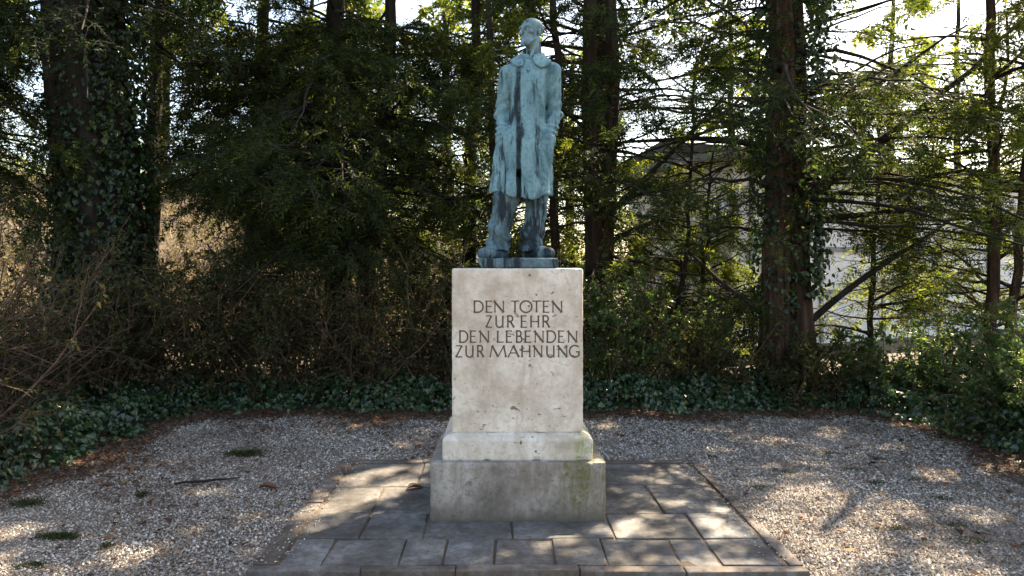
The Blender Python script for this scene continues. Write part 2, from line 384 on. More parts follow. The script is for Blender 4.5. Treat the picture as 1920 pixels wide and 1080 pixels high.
# ------------------------------------------------------------------ paving platform
PX0, PX1, PY0, PY1 = -1.335, 1.625, 3.575, 5.66
platform = tag(part('paving_bed', [(PX0 + .01, PY0 + .01, GZ - .05), (PX1 - .01, PY0 + .01, GZ - .05), (PX1 - .01, PY1 - .01, GZ - .05), (PX0 + .01, PY1 - .01, GZ - .05),
    (PX0 + .01, PY0 + .01, -.009), (PX1 - .01, PY0 + .01, -.009), (PX1 - .01, PY1 - .01, -.009), (PX0 + .01, PY1 - .01, -.009)],
    [(4, 5, 6, 7), (0, 1, 5, 4), (1, 2, 6, 5), (2, 3, 7, 6), (3, 0, 4, 7)], M['joint']), kind='structure')
def block_mesh(name, x0, x1, y0, y1, z0, z1, bev, material, taper=0.0, rng=None, jit=0.0, seg=2):
    bm = bmesh.new()
    cx_, cy_ = (x0 + x1) / 2, (y0 + y1) / 2
    vs_ = []
    for z, t in ((z0, 1), (z1, 1 - taper)):
        for x, y in ((x0, y0), (x1, y0), (x1, y1), (x0, y1)):
            j = rng.normal(0, jit, 3) if rng is not None else (0, 0, 0)
            vs_.append(bm.verts.new((cx_ + (x - cx_) * t + j[0], cy_ + (y - cy_) * t + j[1], z + (j[2] if z == z1 else 0))))
    for f in ((3, 2, 1, 0), (4, 5, 6, 7), (0, 1, 5, 4), (1, 2, 6, 5), (2, 3, 7, 6), (3, 0, 4, 7)): bm.faces.new([vs_[i] for i in f])
    bmesh.ops.bevel(bm, geom=list(bm.edges), offset=bev, segments=seg, profile=.6, affect='EDGES')
    me = bpy.data.meshes.new(name); bm.to_mesh(me); bm.free(); me.materials.append(material)
    return me
rg = rng_for(1)
JN = 0.0075
def slab(x0, x1, y0, y1):
    link('paving_slab', block_mesh('paving_slab', x0 + JN * rg.uniform(.5, 1.2), x1 - JN * rg.uniform(.5, 1.2), y0 + JN * .7, y1 - JN * .7, -.05, rg.normal(0, .0025), .009, M['slab'], 0, rg, .0045), platform)
IX0, IX1 = -1.205, 1.525
r1 = [IX0, -.972, -.556, -.314, -.036, .29, .574, .972, 1.187, IX1]
for a_, b_ in zip(r1[:-1], r1[1:]): slab(a_, b_, 3.655, 4.016)
r2 = [IX0, -.837, -.469, .06, .672]
for a_, b_ in zip(r2[:-1], r2[1:]): slab(a_, b_, 4.016, 4.43)
slab(.672, 1.187, 4.016, 4.43); slab(1.187, IX1, 4.016, 4.43)
for a_, b_ in ((IX0, -.845), (-.845, -.40)): slab(a_, b_, 4.43, 4.95)
for a_, b_ in ((.55, 1.05), (1.05, IX1)): slab(a_, b_, 4.43, 5.02)
slab(-.40, .55, 4.43, 4.96)
for a_, b_ in ((IX0, -.62), (-.62, .02)): slab(a_, b_, 4.97, 5.56)
for a_, b_ in ((.02, .66), (.66, IX1)): slab(a_, b_, 5.03, 5.56)
def edge_run(x0, x1, y0, y1, n, horizontal):
    cuts = np.sort(np.concatenate([[0, 1], (np.arange(1, n) + rg.uniform(-.2, .2, n - 1)) / n]))
    for a_, b_ in zip(cuts[:-1], cuts[1:]):
        q = (x0 + (x1 - x0) * a_ + .003, x0 + (x1 - x0) * b_ - .003, y0, y1) if horizontal else (x0, x1, y0 + (y1 - y0) * a_ + .003, y0 + (y1 - y0) * b_ - .003)
        link('edging_stone', block_mesh('edging_stone', *q, -.09, .004 + rg.normal(0, .0025), .008, M['edge'], 0, rg, .0025), platform)
edge_run(PX0, PX1, PY0, 3.648, 5, True)
edge_run(PX0, PX1, 5.575, PY1, 5, True)
edge_run(PX0, IX0 - .012, 3.66, 5.565, 4, False)
edge_run(IX1 + .022, PX1, 3.66, 5.565, 4, False)

# ------------------------------------------------------------------ distance-field helpers
def surface_nets(D, lo, h):
    nx, ny, nz = D.shape; S = D < 0
    P = np.zeros((nx - 1, ny - 1, nz - 1, 3), np.float32); C = np.zeros((nx - 1, ny - 1, nz - 1), np.float32)
    cs = [(i, j, k) for i in (0, 1) for j in (0, 1) for k in (0, 1)]
    def sub(A, c): return A[c[0]:nx - 1 + c[0], c[1]:ny - 1 + c[1], c[2]:nz - 1 + c[2]]
    for a in cs:
        for ax_ in range(3):
            if a[ax_]: continue
            bb = list(a); bb[ax_] = 1; da, db = sub(D, a), sub(D, bb)
            cr = sub(S, a) != sub(S, bb)
            t = np.where(cr, da / np.where(cr, da - db, 1), 0)
            for d in range(3): P[..., d] += np.where(cr, a[d] + (t if d == ax_ else 0), 0)
            C += cr
    act = C > 0; idx = -np.ones(act.shape, np.int64); idx[act] = np.arange(act.sum())
    ijk = np.argwhere(act); V = (ijk + P[act] / C[act][:, None]) * h + np.asarray(lo)
    Fs = []
    for ax_ in range(3):
        u, v = [(1, 2), (2, 0), (0, 1)][ax_]
        sl0 = [slice(1, -1)] * 3; sl0[ax_] = slice(0, -1); sl1 = [slice(1, -1)] * 3; sl1[ax_] = slice(1, None)
        s0, s1 = S[tuple(sl0)], S[tuple(sl1)]
        e = np.argwhere(s0 != s1); inside = s0[s0 != s1]
        base = e.copy(); base[:, u] += 1; base[:, v] += 1
        q = []
        for du, dv in ((-1, -1), (0, -1), (0, 0), (-1, 0)):
            c = base.copy(); c[:, u] += du; c[:, v] += dv; q.append(idx[c[:, 0], c[:, 1], c[:, 2]])
        q = np.stack(q, -1); q[~inside] = q[~inside][:, ::-1]; Fs.append(q)
    return V, np.concatenate(Fs)
def grid(lo, hi, h):
    return np.meshgrid(*[np.arange(a, b, h) for a, b in zip(lo, hi)], indexing='ij')
def sm(a, b, k): t = np.clip(.5 + .5 * (b - a) / k, 0, 1); return b * (1 - t) + a * t - k * t * (1 - t)
def smx(a, b, k): return -sm(-a, -b, k)
def cap(G, a, b, ra, rb):
    a, b = np.array(a, float), np.array(b, float); ab = b - a
    t = np.clip(sum((G[i] - a[i]) * ab[i] for i in range(3)) / (ab @ ab), 0, 1)
    return np.sqrt(sum((G[i] - a[i] - ab[i] * t) ** 2 for i in range(3))) - (ra + (rb - ra) * t)
def ell(G, c, r):
    k = np.sqrt(sum(((G[i] - c[i]) / r[i]) ** 2 for i in range(3))); return (k - 1) * min(r)
def wavy(G, f, seed):
    r = np.random.default_rng(seed); o = 0
    for _ in range(6):
        k = r.normal(0, f, 3); o = o + np.sin(G[0] * k[0] + G[1] * k[1] + G[2] * k[2] + r.uniform(0, 6.28))
    return o / 6

# ------------------------------------------------------------------ pedestal
PCX = 0.104
ped = thing('stone_pedestal', 'pale travertine pedestal carved with four lines of capital lettering', 'pedestal', (PCX, 4.78, 0))
def worn_block(name, hx, y0, y1, z0, z1, h, material, seed, wash=None, chip=.016):
    """a stone block with worn, chipped arrises; hx(z) is its half width"""
    lo_ = (-.6, y0 - .05, z0 - .04); Gb = grid(lo_, (.62, y1 + .06, z1 + .04), h)
    f = [np.abs(Gb[0]) - hx, y0 - Gb[1], Gb[1] - y1, z0 - Gb[2], Gb[2] - z1]
    if wash is not None: f += [wash(Gb)]
    f = np.sort(np.stack(f, 0), 0); n1_ = wavy(Gb, 34, seed); n2_ = wavy(Gb, 95, seed + 1)
    near = smooth(-.035, -.004, f[-2])
    Db = f[-1] + near * (chip * np.clip(n1_ - .12, 0, 1) + .006 * np.clip(n2_, 0, 1))
    V, Fq = surface_nets(Db, lo_, h)
    return part(name, V, Fq, material, ped, False)
worn_block('base_block', .553, -.495, .25, -.02, .368, .0115, M['base_stone'], 61)
# the step has a sloping top
worn_block('step_block', .48, -.447, .2, .364, .535, .0115, M['travertine_step'], 63, lambda Gb: np.maximum(Gb[2] - .503 - .62 * (.48 - np.abs(Gb[0])), Gb[2] - .503 - .62 * (Gb[1] + .447)) * .85)
SFY = 4.39                                      # front face of the shaft
shaft = worn_block('shaft', .423, SFY - 4.78, .155, .53, 1.59, .0115, M['travertine'], 65, chip=.013)
# lettering: roman capitals, drawn stroke by stroke, one object for each letter
def arc(cx_, cy_, rx, ry, a0, a1, n=14):
    t = np.radians(np.linspace(a0, a1, n)); return [(cx_ + rx * math.cos(v), cy_ + ry * math.sin(v)) for v in t]
T_, t_ = 1.0, .72                               # thick and thin strokes
GLY = {   # unit box: x 0..1, y 0..1
 'D': [([(.1, 0), (.1, 1)], T_), ([(.02, .985), (.42, .985)] + arc(.42, .5, .52, .485, 90, -90, 18) + [(.02, .015)], T_)],
 'E': [([(.15, 0), (.15, 1)], T_), ([(.02, .98), (.95, .98)], t_), ([(.15, .52), (.82, .52)], t_), ([(.02, .02), (1, .02)], t_)],
 'N': [([(.1, -.01), (.1, 1)], t_), ([(.0, 1), (.92, 0)], 1.2), ([(.9, .0), (.9, 1.0)], t_)],
 'T': [([(.5, 0), (.5, 1)], T_), ([(0, .95), (.08, .985), (.92, .985), (1, .95)], t_)],
 'O': [(arc(.5, .5, .46, .5, 0, 360, 30), T_)],
 'Z': [([(.06, .93), (.1, .98), (.98, .98)], t_), ([(.95, .98), (.05, .02)], T_), ([(.02, .02), (.95, .02), (1, .08)], t_)],
 'U': [([(.1, 1), (.1, .32)] + arc(.48, .32, .38, .32, 180, 360, 16) + [(.86, .32), (.86, 1)], T_), ([(.86, .5), (.86, 0), (.97, 0)], t_)],
 'R': [([(.14, 0), (.14, 1)], T_), ([(.02, .985), (.5, .985)] + arc(.5, .75, .3, .235, 90, -90, 14) + [(.14, .515)], T_), ([(.48, .51), (.98, 0)], 1.15)],
 'H': [([(.1, 0), (.1, 1)], T_), ([(.9, 0), (.9, 1)], T_), ([(.1, .5), (.9, .5)], t_)],
 'L': [([(.15, 0), (.15, 1)], T_), ([(.02, .02), (.95, .02), (1, .1)], t_)],
 'B': [([(.14, 0), (.14, 1)], T_), ([(.02, .985), (.5, .985)] + arc(.5, .76, .28, .225, 90, -90, 12) + [(.14, .535)], T_), ([(.14, .53), (.55, .53)] + arc(.55, .275, .36, .255, 90, -90, 12) + [(.02, .02)], T_)],
 'M': [([(.02, 0), (.16, 1)], t_), ([(.14, 1), (.5, .04)], 1.2), ([(.5, .04), (.86, 1)], t_), ([(.84, 1), (.98, 0)], T_)],
 'A': [([(.02, 0), (.5, 1)], t_), ([(.48, 1), (.98, 0)], 1.2), ([(.2, .36), (.8, .36)], t_)],
 'G': [(arc(.52, .5, .47, .5, 48, 318, 24), T_), ([(.86, .14), (.86, .46)], T_), ([(.62, .46), (.97, .46)], t_)],
}
ROWS = [(172, 326, 'DENTOTEN', [(340, 475), (500, 590), (612, 752), (838, 948), (955, 1125), (1122, 1240), (1262, 1350), (1385, 1528)]),
        (368, 526, 'ZUREHR', [(505, 582), (630, 748), (785, 882), (968, 1052), (1095, 1217), (1255, 1357)]),
        (570, 726, 'DENLEBENDEN', [(148, 270), (290, 375), (418, 552), (650, 737), (770, 855), (905, 992), (1020, 1107), (1150, 1280), (1312, 1442), (1465, 1550), (1595, 1728)]),
        (766, 922, 'ZURMAHNUNG', [(103, 190), (230, 348), (385, 478), (556, 778), (800, 948), (975, 1102), (1138, 1262), (1308, 1428), (1462, 1597), (1612, 1765)])]
def letter(ch, x0, x1, z0, z1):
    V, Fq = [], []; off = 0
    h, wdt = z1 - z0, x1 - x0
    for si, (pts, wt) in enumerate(GLY[ch]):
        p = np.array(pts) * (wdt, h)
        closed = np.allclose(p[0], p[-1])
        d = norm(np.gradient(p, axis=0))
        if not closed:
            d[0] = norm(p[1] - p[0]); d[-1] = norm(p[-1] - p[-2])
        nrm = np.stack([-d[:, 1], d[:, 0]], -1)
        hw = np.full(len(p), .0049 * wt)
        if len(p) == 2:                              # flared ends, like cut serifs
            e = min(.2, .012 / np.linalg.norm(p[1] - p[0]))
            p = np.array([p[0], p[0] + (p[1] - p[0]) * e, p[1] - (p[1] - p[0]) * e, p[1]]); nrm = np.repeat(nrm[:1], 4, 0)
            hw = np.array([.0078, .0049, .0049, .0078]) * wt
        yq = -.0012 - .00018 * si
        for q, n_, h_ in zip(p, nrm, hw):
            for s_ in (-1, 1):
                V.append((q[0] + n_[0] * h_ * s_, yq, q[1] + n_[1] * h_ * s_)); V.append((q[0] + n_[0] * h_ * s_, .003, q[1] + n_[1] * h_ * s_))
        for i in range(len(p) - 1):
            a = off + i * 4; c = a + 4
            Fq += [(a, a + 2, c + 2, c), (a, c, c + 1, a + 1), (a + 2, a + 3, c + 3, c + 2)]
        Fq += [(off, off + 1, off + 3, off + 2), (off + (len(p) - 1) * 4, off + (len(p) - 1) * 4 + 2, off + (len(p) - 1) * 4 + 3, off + (len(p) - 1) * 4 + 1)]
        off = len(V)
    o = part('letter', V, np.array(Fq), M['letter'], shaft)
    o.location = (x0 - PCX, SFY - 4.78, z0); return o
for zt, zb, word, spans in ROWS:
    for ch, (a_, b_) in zip(word, spans):
        pa, pb = at(840 + a_ / 7.111, 540 + zb / 7.111, SFY), at(840 + b_ / 7.111, 540 + zt / 7.111, SFY)
        letter(ch, pa[0], pb[0], pa[2], pb[2])

# ------------------------------------------------------------------ statue (distance fields, meshed with surface nets)
SX, SY, SZ = 0.109, 4.66, 1.672
st = thing('bronze_statue', 'green-blue bronze man in a long overcoat standing on the stone pedestal', 'statue', (SX, SY, 1.5895))
st.scale = (.985, .985, .985)
def spart(name, D, lo, h, material, parent=st):
    V, Fq = surface_nets(D, lo, h); V[:, 2] += .066
    return part(name, V, Fq, material, parent, True)
# coat
h = .0082; lo = (-.27, -.26, .33); G = grid(lo, (.37, .27, 1.47), h)
zr = np.array([.30, .467, .639, .77, .85, .93, 1.05, 1.2, 1.27, 1.325, 1.365, 1.41])
def ri(v): return np.interp(G[2], zr, v)
cx = ri([.026, .026, .037, .043, .055, .066, .072, .078, .082, .088, .093, .096]); cyy = ri([-.01, -.01, 0, 0, 0, 0, .0, .005, .012, .018, .02, .02])
A = ri([.212, .205, .195, .180, .152, .134, .126, .13, .14, .135, .10, .064]); B = ri([.16, .155, .15, .14, .132, .128, .125, .125, .118, .1, .085, .062])
th = np.arctan2((G[1] - cyy) / B, (G[0] - cx) / A)
rad = np.sqrt(((G[0] - cx) / A) ** 2 + ((G[1] - cyy) / B) ** 2)
low = smooth(.95, .55, G[2])
fold = .015 * low * np.sin(6 * th + 2.0 * np.sin(3 * G[2]) + 1.0) + .008 * low * np.sin(13 * th + 6 * G[2] + 2 * np.sin(9 * G[2]))
D = (rad - 1) * np.minimum(A, B) + fold
for sx_, ex, wx, zs in (((-.072), (-.103), (-.112), 1.275), (.243, .256, .226, 1.295)):
    sh, el, wr = (sx_, .0, zs), (ex, .035, 1.01), (wx + (.016 if wx < 0 else -.020), -.045, .815)
    arm = sm(cap(G, sh, el, .058, .05), cap(G, el, wr, .051, .047), .03)
    zz = G[2]
    arm = arm + .0095 * np.sin(zz * 150 + 26 * G[0]) * (smooth(.80, .86, zz) * smooth(.97, .9, zz)) + .008 * np.sin(zz * 80 - 40 * G[0] + 20 * G[1]) * (smooth(.92, 1.0, zz) * smooth(1.15, 1.05, zz))
    D = sm(D, arm, .005)
    D = sm(D, cap(G, (.094, .02, 1.335), (sh[0] * .94 + .006, .005, zs + .008), .062, .052), .03)
    D = sm(D, ell(G, (wx * 1.0 + (.022 if wx < 0 else -.026), -.062, .76), (.042, .032, .09)), .06)     # hand in the pocket
# a front edge that overlaps: groove along the buttoning line
gx0 = .005
D = smx(D, -np.maximum(np.abs(G[0] - gx0) - .013, np.maximum(G[1] - (cyy - B + .012), G[2] - 1.29)), .006)
for a_, b_ in (((-.056, -.10, 1.25), (-.064, -.125, .93)), ((.207, -.085, 1.25), (.204, -.118, .9))):      # seam between sleeve and chest
    D = smx(D, -cap(G, a_, b_, .013, .016), .012)
for a_, b_ in (((-.125, -.10, .80), (-.04, -.16, .83)), ((.12, -.15, .84), (.205, -.10, .80))):             # pocket openings
    D = smx(D, -cap(G, a_, b_, .005, .005), .008)
Gs = [G[0], G[1], G[2] * .38]
D = D + .0065 * wavy(Gs, 30, 5) + .0025 * wavy(G, 55, 6)
D = smx(D, -np.maximum(np.hypot(G[0] - .097, G[1] + .004) - .066, (1.35 + .55 * (G[1] + .08)) - G[2]), .006)   # neck opening
hem = np.interp(G[0], [-.19, -.06, .04, .10, .24], [.462, .425, .395, .40, .437]) + .008 * np.sin(G[0] * 40)
D = smx(D, hem - G[2], .008)
inner = (rad - .88) * np.minimum(A, B) + fold
D = smx(D, -np.maximum(inner, G[2] - .60), .008)
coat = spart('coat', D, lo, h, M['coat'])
# collar: two flaps lying on the coat
def poly2(X, Z, pts):
    pts = np.array(pts, float); d = np.full(X.shape, 1e9); ins_ = np.zeros(X.shape, bool)
    for a, b in zip(pts, np.roll(pts, -1, 0)):
        e = b - a; wx_, wz_ = X - a[0], Z - a[1]; t = np.clip((wx_ * e[0] + wz_ * e[1]) / (e @ e), 0, 1)
        d = np.minimum(d, np.hypot(wx_ - e[0] * t, wz_ - e[1] * t))
        cr_ = ((a[1] > Z) != (b[1] > Z)) & (X < (b[0] - a[0]) * (Z - a[1]) / (b[1] - a[1] + 1e-9) + a[0]); ins_ ^= cr_
    return np.where(ins_, -d, d)
lo2 = (-.06, -.2, 1.27); G2 = grid(lo2, (.27, .14, 1.47), .0052)
i0 = [np.interp(G2[2], zr, v) for v in ([.026, .026, .037, .043, .055, .066, .072, .078, .082, .088, .093, .096], [-.01, -.01, 0, 0, 0, 0, .0, .005, .012, .018, .02, .02], [.212, .205, .195, .180, .152, .134, .126, .13, .14, .135, .10, .070], [.16, .155, .15, .14, .132, .128, .125, .125, .118, .1, .085, .070])]
Dc = (np.sqrt(((G2[0] - i0[0]) / i0[2]) ** 2 + ((G2[1] - i0[1]) / i0[3]) ** 2) - 1) * np.minimum(i0[2], i0[3])
for x_ in (-.062, .235): Dc = sm(Dc, cap(G2, (.094, .02, 1.335), (x_, .005, 1.29), .062, .052), .03)
def pxz(p): return [((a - 970) / 268, (500 - b) / 268 - .07) for a, b in p]
for pts in ([(966, 101), (973, 106), (980, 117), (979, 129), (972, 132), (963, 126), (958, 114), (958, 100)], [(997, 117), (1010, 106), (1021, 100), (1030, 100), (1032, 118), (1024, 129), (1012, 133), (1003, 127)]):
    flat_ = poly2(G2[0][:, 0, :], G2[2][:, 0, :], pxz(pts))[:, None, :] - .004
    D2 = smx(np.abs(Dc - .014) - .013, flat_, .010); D2 = np.maximum(D2, G2[1] - .03)
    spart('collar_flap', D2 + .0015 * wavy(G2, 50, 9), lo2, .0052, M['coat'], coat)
D2 = smx(np.abs(np.hypot(G2[0] - .096, G2[1] - .018) - .073) - .010, np.maximum(G2[2] - 1.425 + .35 * (G2[1] - .09) * -1 - .03, 1.35 - G2[2]), .01)
D2 = np.maximum(D2, -(G2[1] + .045) + 0 * G2[0])
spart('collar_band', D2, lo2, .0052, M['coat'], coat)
# head, turned towards the viewer's left
hc = (.097, -.005, 1.565); yaw = math.radians(-47); tilt = math.radians(-4)
lo3 = (-.05, -.14, 1.33); Gw = grid(lo3, (.25, .14, 1.68), .0036)
dx, dy, dz = Gw[0] - hc[0], Gw[1] - hc[1], Gw[2] - hc[2]
hx = dx * math.cos(yaw) + dy * math.sin(yaw)
hy = -dx * math.sin(yaw) + dy * math.cos(yaw)
H = [hx, hy * math.cos(tilt) - dz * math.sin(tilt), dz * math.cos(tilt) + hy * math.sin(tilt)]
Dh = sm(ell(H, (0, .016, .034), (.066, .085, .064)), ell(H, (0, -.026, -.024), (.046, .056, .074)), .026)
Dh = sm(Dh, cap(H, (-.036, -.068, .027), (.036, -.068, .027), .014, .014), .010)
for s_ in (-1, 1):
    Dh = smx(Dh, -ell(H, (s_ * .027, -.086, .008), (.020, .026, .016)), .007)
    Dh = sm(Dh, ell(H, (s_ * .026, -.062, .008), (.012, .011, .009)), .003)
    Dh = sm(Dh, ell(H, (s_ * .041, -.054, -.012), (.018, .018, .013)), .010)
    Dh = smx(Dh, -ell(H, (s_ * .051, -.060, -.042), (.016, .025, .020)), .016)
    Dh = sm(Dh, cap(H, (s_ * .047, -.008, -.052), (s_ * .018, -.072, -.082), .014, .016), .018)
    Dh = sm(Dh, ell(H, (s_ * .063, .018, -.010), (.008, .014, .024)), .004)
    Dh = smx(Dh, -ell(H, (s_ * .073, .015, -.008), (.005, .008, .013)), .003)
Dh = sm(Dh, cap(H, (0, -.078, .022), (0, -.105, -.020), .009, .013), .006)
Dh = smx(Dh, -cap(H, (-.02, -.088, -.053), (.02, -.088, -.053), .005, .005), .004)
Dh = sm(Dh, cap(H, (-.016, -.082, -.045), (.016, -.082, -.045), .009, .009), .006)
Dh = sm(Dh, cap(H, (-.014, -.079, -.060), (.014, -.079, -.060), .009, .009), .006)
Dh = sm(Dh, ell(H, (0, -.076, -.085), (.025, .022, .019)), .012)
Dh = sm(Dh, cap(H, (0, .022, -.05), (0, .036, -.24), .043, .052), .014)
for s_ in (-1, 1): Dh = sm(Dh, cap(H, (s_ * .045, .0, -.07), (s_ * .015, -.035, -.18), .010, .012), .012)
Dh = Dh + .0016 * wavy(Gw, 70, 3)
spart('head', Dh, lo3, .0036, M['head'])
# trousers and shoes
lo4 = (-.26, -.2, .02); G4 = grid(lo4, (.3, .2, .62), .0075)
for k, ch in enumerate(([(-.055, -.0, .58, .085), (-.078, -.02, .43, .082), (-.11, -.03, .235, .07), (-.135, -.02, .12, .072), (-.128, -.02, .065, .076)],
           [(.115, .02, .58, .085), (.138, .02, .43, .074), (.13, .02, .3, .063), (.098, .01, .15, .068), (.094, .0, .065, .082)])):
    D4 = None
    for (xa, ya, za, ra), (xb, yb, zb, rb) in zip(ch[:-1], ch[1:]):
        c_ = cap(G4, (xa, ya, za), (xb, yb, zb), ra, rb); D4 = c_ if D4 is None else sm(D4, c_, .03)
    t4 = np.arctan2(G4[1], G4[0] - ch[2][0])
    D4 = D4 + .013 * np.sin(G4[2] * 46 + t4 * 2.2 + k * 2) * smooth(.36, .12, G4[2]) + .009 * np.sin(4 * t4 + 14 * G4[2] + k) + .003 * wavy(G4, 40, 20 + k)
    D4 = smx(D4, (.052 + .03 * smooth(-.05, .12, G4[1]) * 0 + .006 * np.sin(t4 * 3)) - G4[2], .006)
    D4 = smx(D4, G4[2] - .56, .01)
    spart('trouser_leg', D4, lo4, .0075, M['trouser'])
lo5 = (-.33, -.26, -.02); G5 = grid(lo5, (.33, .2, .13), .0055)
for k, (hl, bl, to) in enumerate((((-.1, .03, .032), (-.19, -.085, .036), (-.235, -.135, .032)), ((.072, .05, .032), (.165, -.07, .036), (.212, -.125, .034)))):
    D5 = sm(cap(G5, hl, bl, .042, .047), cap(G5, bl, to, .047, .04), .02)
    D5 = sm(D5, cap(G5, (hl[0], hl[1], .08), (bl[0] * .6 + hl[0] * .4, bl[1] * .6 + hl[1] * .4, .055), .042, .038), .025)
    D5 = D5 + .0028 * wavy(G5, 60, 30 + k)
    D5 = smx(D5, -.004 - G5[2], .004)
    spart('shoe', D5, lo5, .0055, M['shoe'])
lo6 = (-.32, -.28, -.09); G6 = grid(lo6, (.32, .28, .02), .0105)
D6 = np.maximum(np.maximum(np.abs(G6[0] + .002 - .02 * G6[1] + .05 * smooth(.0, -.08, G6[2]) * smooth(-.1, -.3, G6[0]) * -1) - .272, np.abs(G6[1] + .01) - .245), np.maximum(G6[2] - .002, -.067 - G6[2])) + .004 * wavy(G6, 22, 44) + .002 * wavy(G6, 60, 45)
D6 = smx(D6, -.0655 - G6[2], .003)
spart('footing', D6, lo6, .0105, M['shoe'])

# ------------------------------------------------------------------ gravel, litter, moss, fallen things
rg = rng_for(3)
def scatter(x0, x1, y0, y1, sp, jit=.5):
    X, Y = np.meshgrid(np.arange(x0, x1, sp), np.arange(y0, y1, sp), indexing='ij')
    return X.ravel() + rg.uniform(-jit, jit, X.size) * sp, Y.ravel() + rg.uniform(-jit, jit, X.size) * sp
def in_view(X, Y, m=.25): return (np.abs(X + .02 * Y) < .765 * Y + m)
Xa, Ya = scatter(-4.6, 5.0, 2.9, 5.2, .0165); Xb, Yb = scatter(-4.6, 5.2, 5.2, 8.0, .0215)
X = np.concatenate([Xa, Xb]); Y = np.concatenate([Ya, Yb]); S = np.concatenate([np.full(len(Xa), .0088), np.full(len(Xb), .0112)])
k = in_view(X, Y) & (court_edge(X, Y) + rg.normal(0, .05, len(X)) > .30 + .12 * np.sin(X * 3.3) * np.sin(X * 1.1 + 2)) & ~((X > PX0 - .005) & (X < PX1 + .005) & (Y > PY0 - .005) & (Y < PY1 + .005)) & (rg.random(len(X)) < .93)
X, Y, S = X[k], Y[k], S[k] * rg.uniform(.6, 1.35, k.sum())
OCT = np.array([[1, 0, -.6], [0, 1, -.6], [-1, 0, -.6], [0, -1, -.6], [0, 0, .8]])
OF = np.array([[0, 1, 4], [1, 2, 4], [2, 3, 4], [3, 0, 4]])
Zp = np.full(len(X), GZ)
ns_ = 520; sx2 = np.where(rg.random(ns_) < .5, rg.uniform(PX0, PX0 + .2, ns_) , rg.uniform(PX1 - .2, PX1, ns_)); sy2 = rg.uniform(PY0 + .1, PY1, ns_)
X = np.concatenate([X, sx2]); Y = np.concatenate([Y, sy2]); Zp = np.concatenate([Zp, np.full(ns_, .008)]); S = np.concatenate([S, rg.uniform(.004, .008, ns_)])
n = len(X); ra = rg.uniform(0, 6.28, n)
V = OCT[None] * (1 + rg.normal(0, .22, (n, 5, 1))) + rg.normal(0, .2, (n, 5, 3)); V[:, :, 2] *= .62
c_, s_ = np.cos(ra)[:, None], np.sin(ra)[:, None]
V = np.stack([V[:, :, 0] * c_ - V[:, :, 1] * s_, V[:, :, 0] * s_ + V[:, :, 1] * c_, V[:, :, 2]], -1) * S[:, None, None]
V += np.stack([X, Y, Zp + rg.uniform(-.003, .004, n)], -1)[:, None]
tag(part('gravel', V.reshape(-1, 3), ((np.arange(n) * 5)[:, None, None] + OF[None]).reshape(-1, 3), M['pebble']), 'loose pale grey gravel covering the court around the paving', 'gravel', kind='stuff')

# brown needles and leaf bits, thick along the court's edge
Xl, Yl = rg.uniform(-4.6, 5.0, 330000), rg.uniform(3.0, 8.3, 330000)
ce = court_edge(Xl, Yl)
pat = .5 + .5 * np.sin(Xl * 1.7 + 1.2) * np.sin(Yl * 2.3 + .6) + .3 * np.sin(Xl * 5 + Yl * 3)
prob = np.where(ce < .5, .85 * smooth(-.25, .1, ce) * smooth(.62, .25, ce), 0) + .30 * np.exp(-np.maximum(ce - .3, 0) / .9) * np.clip(pat, 0, 1.2) * np.where(Xl < 0, 1.9, .9) + .022
k = (rg.random(len(Xl)) < prob) & in_view(Xl, Yl) & ~((Xl > PX0) & (Xl < PX1) & (Yl > PY0) & (Yl < PY1))
Xl, Yl = Xl[k], Yl[k]; n = len(Xl); a = rg.uniform(0, 6.28, n)
big = rg.random(n) < .07
C = np.stack([Xl, Yl, GZ + rg.uniform(.004, .016, n)], -1)
Dd = np.stack([np.cos(a), np.sin(a), rg.normal(.05, .15, n)], -1)
Lv = np.where(big, rg.uniform(.035, .07, n), rg.uniform(.015, .045, n)); Wv = np.where(big, Lv * .6, .009)
V, Fq = blades(C, Dd, np.array([[0, 0, 1.0]]) + rg.normal(0, .35, (n, 3)), Lv, Wv, 'tri')
tag(part('leaf_litter', V, Fq, M['litter']), 'reddish brown needles and dead leaves strewn along the ivy edge', 'leaf litter', kind='stuff')

def tuft(name, label, cat, x, y, rx, ry, hgt, n, material, group=None, z=GZ):
    r = np.random.default_rng(int(abs(x * 997 + y * 131)) + 7)
    cl = r.normal(0, .3, (6, 2)); q = cl[r.integers(0, 6, n)] + r.normal(0, .3, (n, 2)); n = len(q)
    C = np.stack([q[:, 0] * rx, q[:, 1] * ry, r.uniform(0, hgt * .5, n)], -1)
    Dd = norm(np.stack([q[:, 0] * .8 + r.normal(0, .4, n), q[:, 1] * .8 + r.normal(0, .4, n), np.abs(r.normal(.8, .4, n))], -1))
    V, Fq = blades(C, Dd, r.normal(0, 1, (n, 3)), r.uniform(.5, 1.1, n) * hgt, np.full(n, .006))
    nr, na = 5, 16; rr = np.linspace(0, 1, nr)[:, None]; aa = np.arange(na)[None] * 2 * np.pi / na
    edge = 1 + .28 * np.sin(aa * 2 + x * 9) + .2 * np.sin(aa * 3 + y * 5) + .12 * np.sin(aa * 5 + x)
    Vd = np.stack([rr * edge * np.cos(aa) * rx * .5, rr * edge * np.sin(aa) * ry * .5, hgt * (.3 * (1 - rr ** 2) + .06 * np.sin(aa * 3) * rr) * np.ones_like(aa) - .004 * rr * (rr > .9)], -1)
    I = np.arange(nr * na).reshape(nr, na); Q = np.stack([I[:-1], np.roll(I[:-1], -1, 1), np.roll(I[1:], -1, 1), I[1:]], -1).reshape(-1, 4)
    o = part(name, Vd.reshape(-1, 3), Q, M['moss_mat'], None, True); o.location = (x, y, z)
    tag(part('blades', V, Fq, material, o), kind='stuff'); return tag(o, label, cat, group)
def gp(px, py): Y = F * (EYE - GZ) / (py - 500); return gx(px, Y), Y
